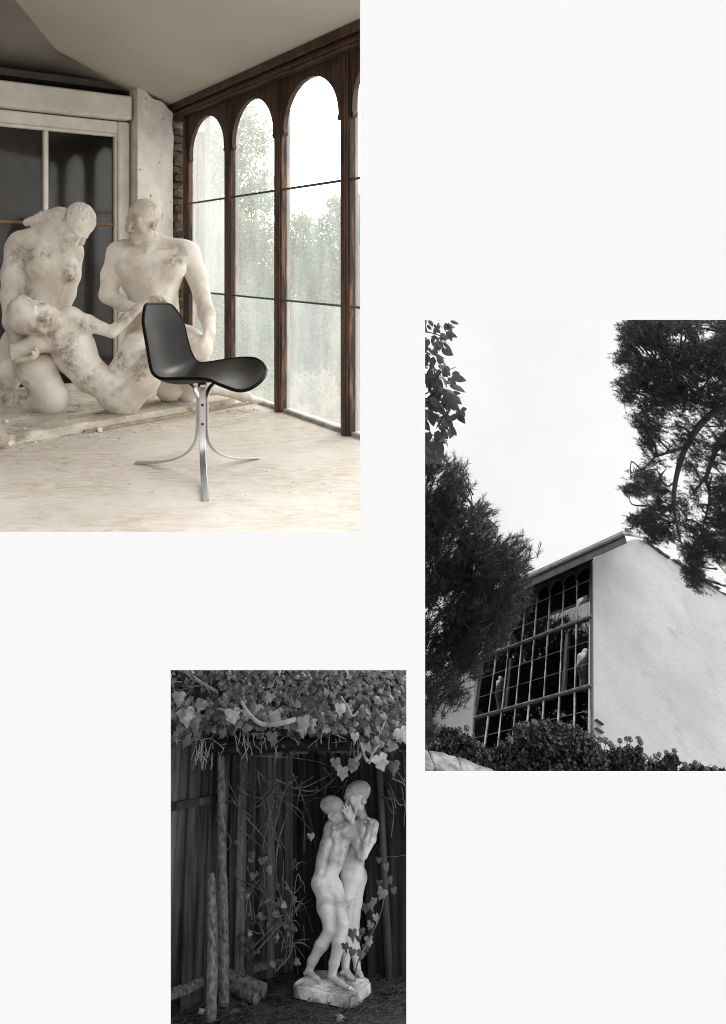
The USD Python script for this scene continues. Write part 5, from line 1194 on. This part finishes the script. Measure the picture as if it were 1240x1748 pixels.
for tw__ in TW:
    obj('twig', tube(spline([P(x, y, 6.6) for x, y in tw__], 14), np.linspace(0.007, 0.003, 14), 5), M['branch'], lb, smooth=60)
for k in range(300):
    if k < 200: y = rb.uniform(540, 690); x = rb.uniform(700, 772 if y > 630 or y < 585 else 764)
    else: y = rb.uniform(670, 772); x = rb.uniform(700, 792 - abs(y - 705) * 0.7)
    if x > 745 and 596 < y < 618: continue
    big = 20 if y < 640 else 26
    d = A([rb.normal(0.3, 0.5), rb.normal(0, 0.4), rb.normal(-0.55, 0.4)])
    obj('leaf', leaf_simple(P(x, y, 6.6 + rb.uniform(-.2, .2)), rb.uniform(0.55, 1.15) * big * 6.6 / F, d, A([0.2, -1, 0.3]) + rb.normal(0, .45, 3), rb.uniform(0.20, 0.30), k), LEAF_DARK[0], lb)

IVB = leafy('dark_ivy_bush_leaves', (0.010, 0.010, 0.010), (0.07, 0.07, 0.07), (0.04, 0.04, 0.04), rough=0.35, tfac=0.12, spec=0.5)
UMB = mottled('ivy_flower_heads', (0.03, 0.03, 0.03), (0.13, 0.13, 0.13), 40, 0.8)
def ivy_bush(label, blobs, n, umb, seed, Z=6.2):
    t = thing('ivy_bush', label, 'bush'); r = np.random.default_rng(seed)
    c = [P(x, y, Z) for x, y, q in blobs]; rd = [q * Z / F for x, y, q in blobs]
    m = leaves(clump_points(c, rd, int(n * 2.6), seed, 0.6), 0.034, seed, fold=0.5, narrow=0.8, droop=0.5); obj('crown', m, IVB, t)
    for x, y in umb:
        p = P(x, y, Z + r.uniform(-.1, .1)); h = t if False else None
        st_ = obj('stalk', tube([p - A([r.normal(0, .01), 0, .10]), p - A([0, 0, .035]), p], 0.003, 4), M['branch'], t)
        r_ = r.uniform(0.018, 0.026)
        fl_ = [trimesh.creation.icosphere(0, r_ * 0.28).apply_translation(p + unit(r.normal(size=3)) * r_ * 0.85) for _ in range(34)]
        obj('flower_head', fl_, UMB, t)
    obj('stem', branches(np.mean(c, 0) - A([0, 0, 0.7]), c, 0.02, seed), M['branch'], t)
ivy_bush('dark ivy bush with few flower heads in front of the plain side wall', [(770, 1270, 26), (795, 1285, 30), (750, 1290, 20), (820, 1300, 26), (760, 1252, 10), (735, 1305, 14)], 2300, [(745, 1250), (757, 1255), (785, 1246), (797, 1243), (729, 1277), (740, 1282)], 51)
ivy_bush('large dark ivy bush climbing before the lowest window row', [(895, 1262, 26), (930, 1262, 32), (965, 1262, 28), (995, 1270, 24), (880, 1300, 36), (940, 1305, 44), (1000, 1300, 34), (860, 1295, 24), (1015, 1290, 20), (1020, 1310, 22)], 5600, [(886, 1240), (899, 1236), (913, 1233), (931, 1239), (956, 1235), (972, 1240), (1014, 1256), (1025, 1262), (1034, 1264), (1042, 1270), (872, 1262)], 52)
ivy_bush('ivy bush with round flower heads against the white gable', [(1058, 1294, 18), (1084, 1294, 14), (1050, 1310, 22), (1085, 1313, 20), (1072, 1284, 9), (1092, 1282, 6)], 1500, [(1059, 1265), (1071, 1262), (1076, 1262), (1091, 1262), (1094, 1268), (1046, 1275)], 53)
ivy_bush('low ivy bush next along the gable with seven flower heads', [(1118, 1312, 13), (1140, 1308, 14), (1150, 1299, 9), (1130, 1320, 14)], 900, [(1119, 1291), (1126, 1288), (1138, 1284), (1152, 1282), (1112, 1297), (1102, 1292), (1145, 1290)], 54)
ivy_bush('lowest ivy sprays peeping up by the picture corner under the gable', [(1172, 1318, 9), (1190, 1316, 10), (1212, 1318, 8), (1234, 1320, 6)], 500, [(1170, 1305), (1174, 1310), (1188, 1303), (1196, 1311), (1208, 1313), (1222, 1312), (1190, 1306)], 55)
cw_ = thing('garden_wall', 'weathered stone coping of a low wall under the ivy bushes', 'wall')
rc = np.random.default_rng(6); x_ = 700.0
cop = [(690, 1289), (726, 1293), (762, 1300), (800, 1311), (850, 1330)]
cs = spline([P(x, y, 5.2) for x, y in cop], 4)
for i in range(3):
    d = cs[i + 1] - cs[i]; L = np.linalg.norm(d); x = unit(d); y_ = unit(np.cross([0, 0, 1.0], x)); z_ = np.cross(x, y_)
    m = cbox((0.003, -0.10, -0.045), (L - 0.003, 0.10, 0.0), 0.008); m = m.subdivide().subdivide(); m.vertices += (meshkit.fbm(m.vertices * 20 + i, 3, i)[:, None] - 0.5) * 0.014
    obj('stone', Frame(cs[i], x, y_, z_)(m), mottled('lichen_stone', (0.10, 0.10, 0.10), (0.30, 0.30, 0.30), 14, 0.9, 0.6, 40) if i == 0 else usdkit.UsdShade.Material.Get(stage, '/World/Looks/lichen_stone'), cw_)
    m = cbox((0, -0.08, -0.50), (L, 0.08, -0.046), 0.004); obj('stone', Frame(cs[i], x, y_, z_)(m), usdkit.UsdShade.Material.Get(stage, '/World/Looks/lichen_stone'), cw_)
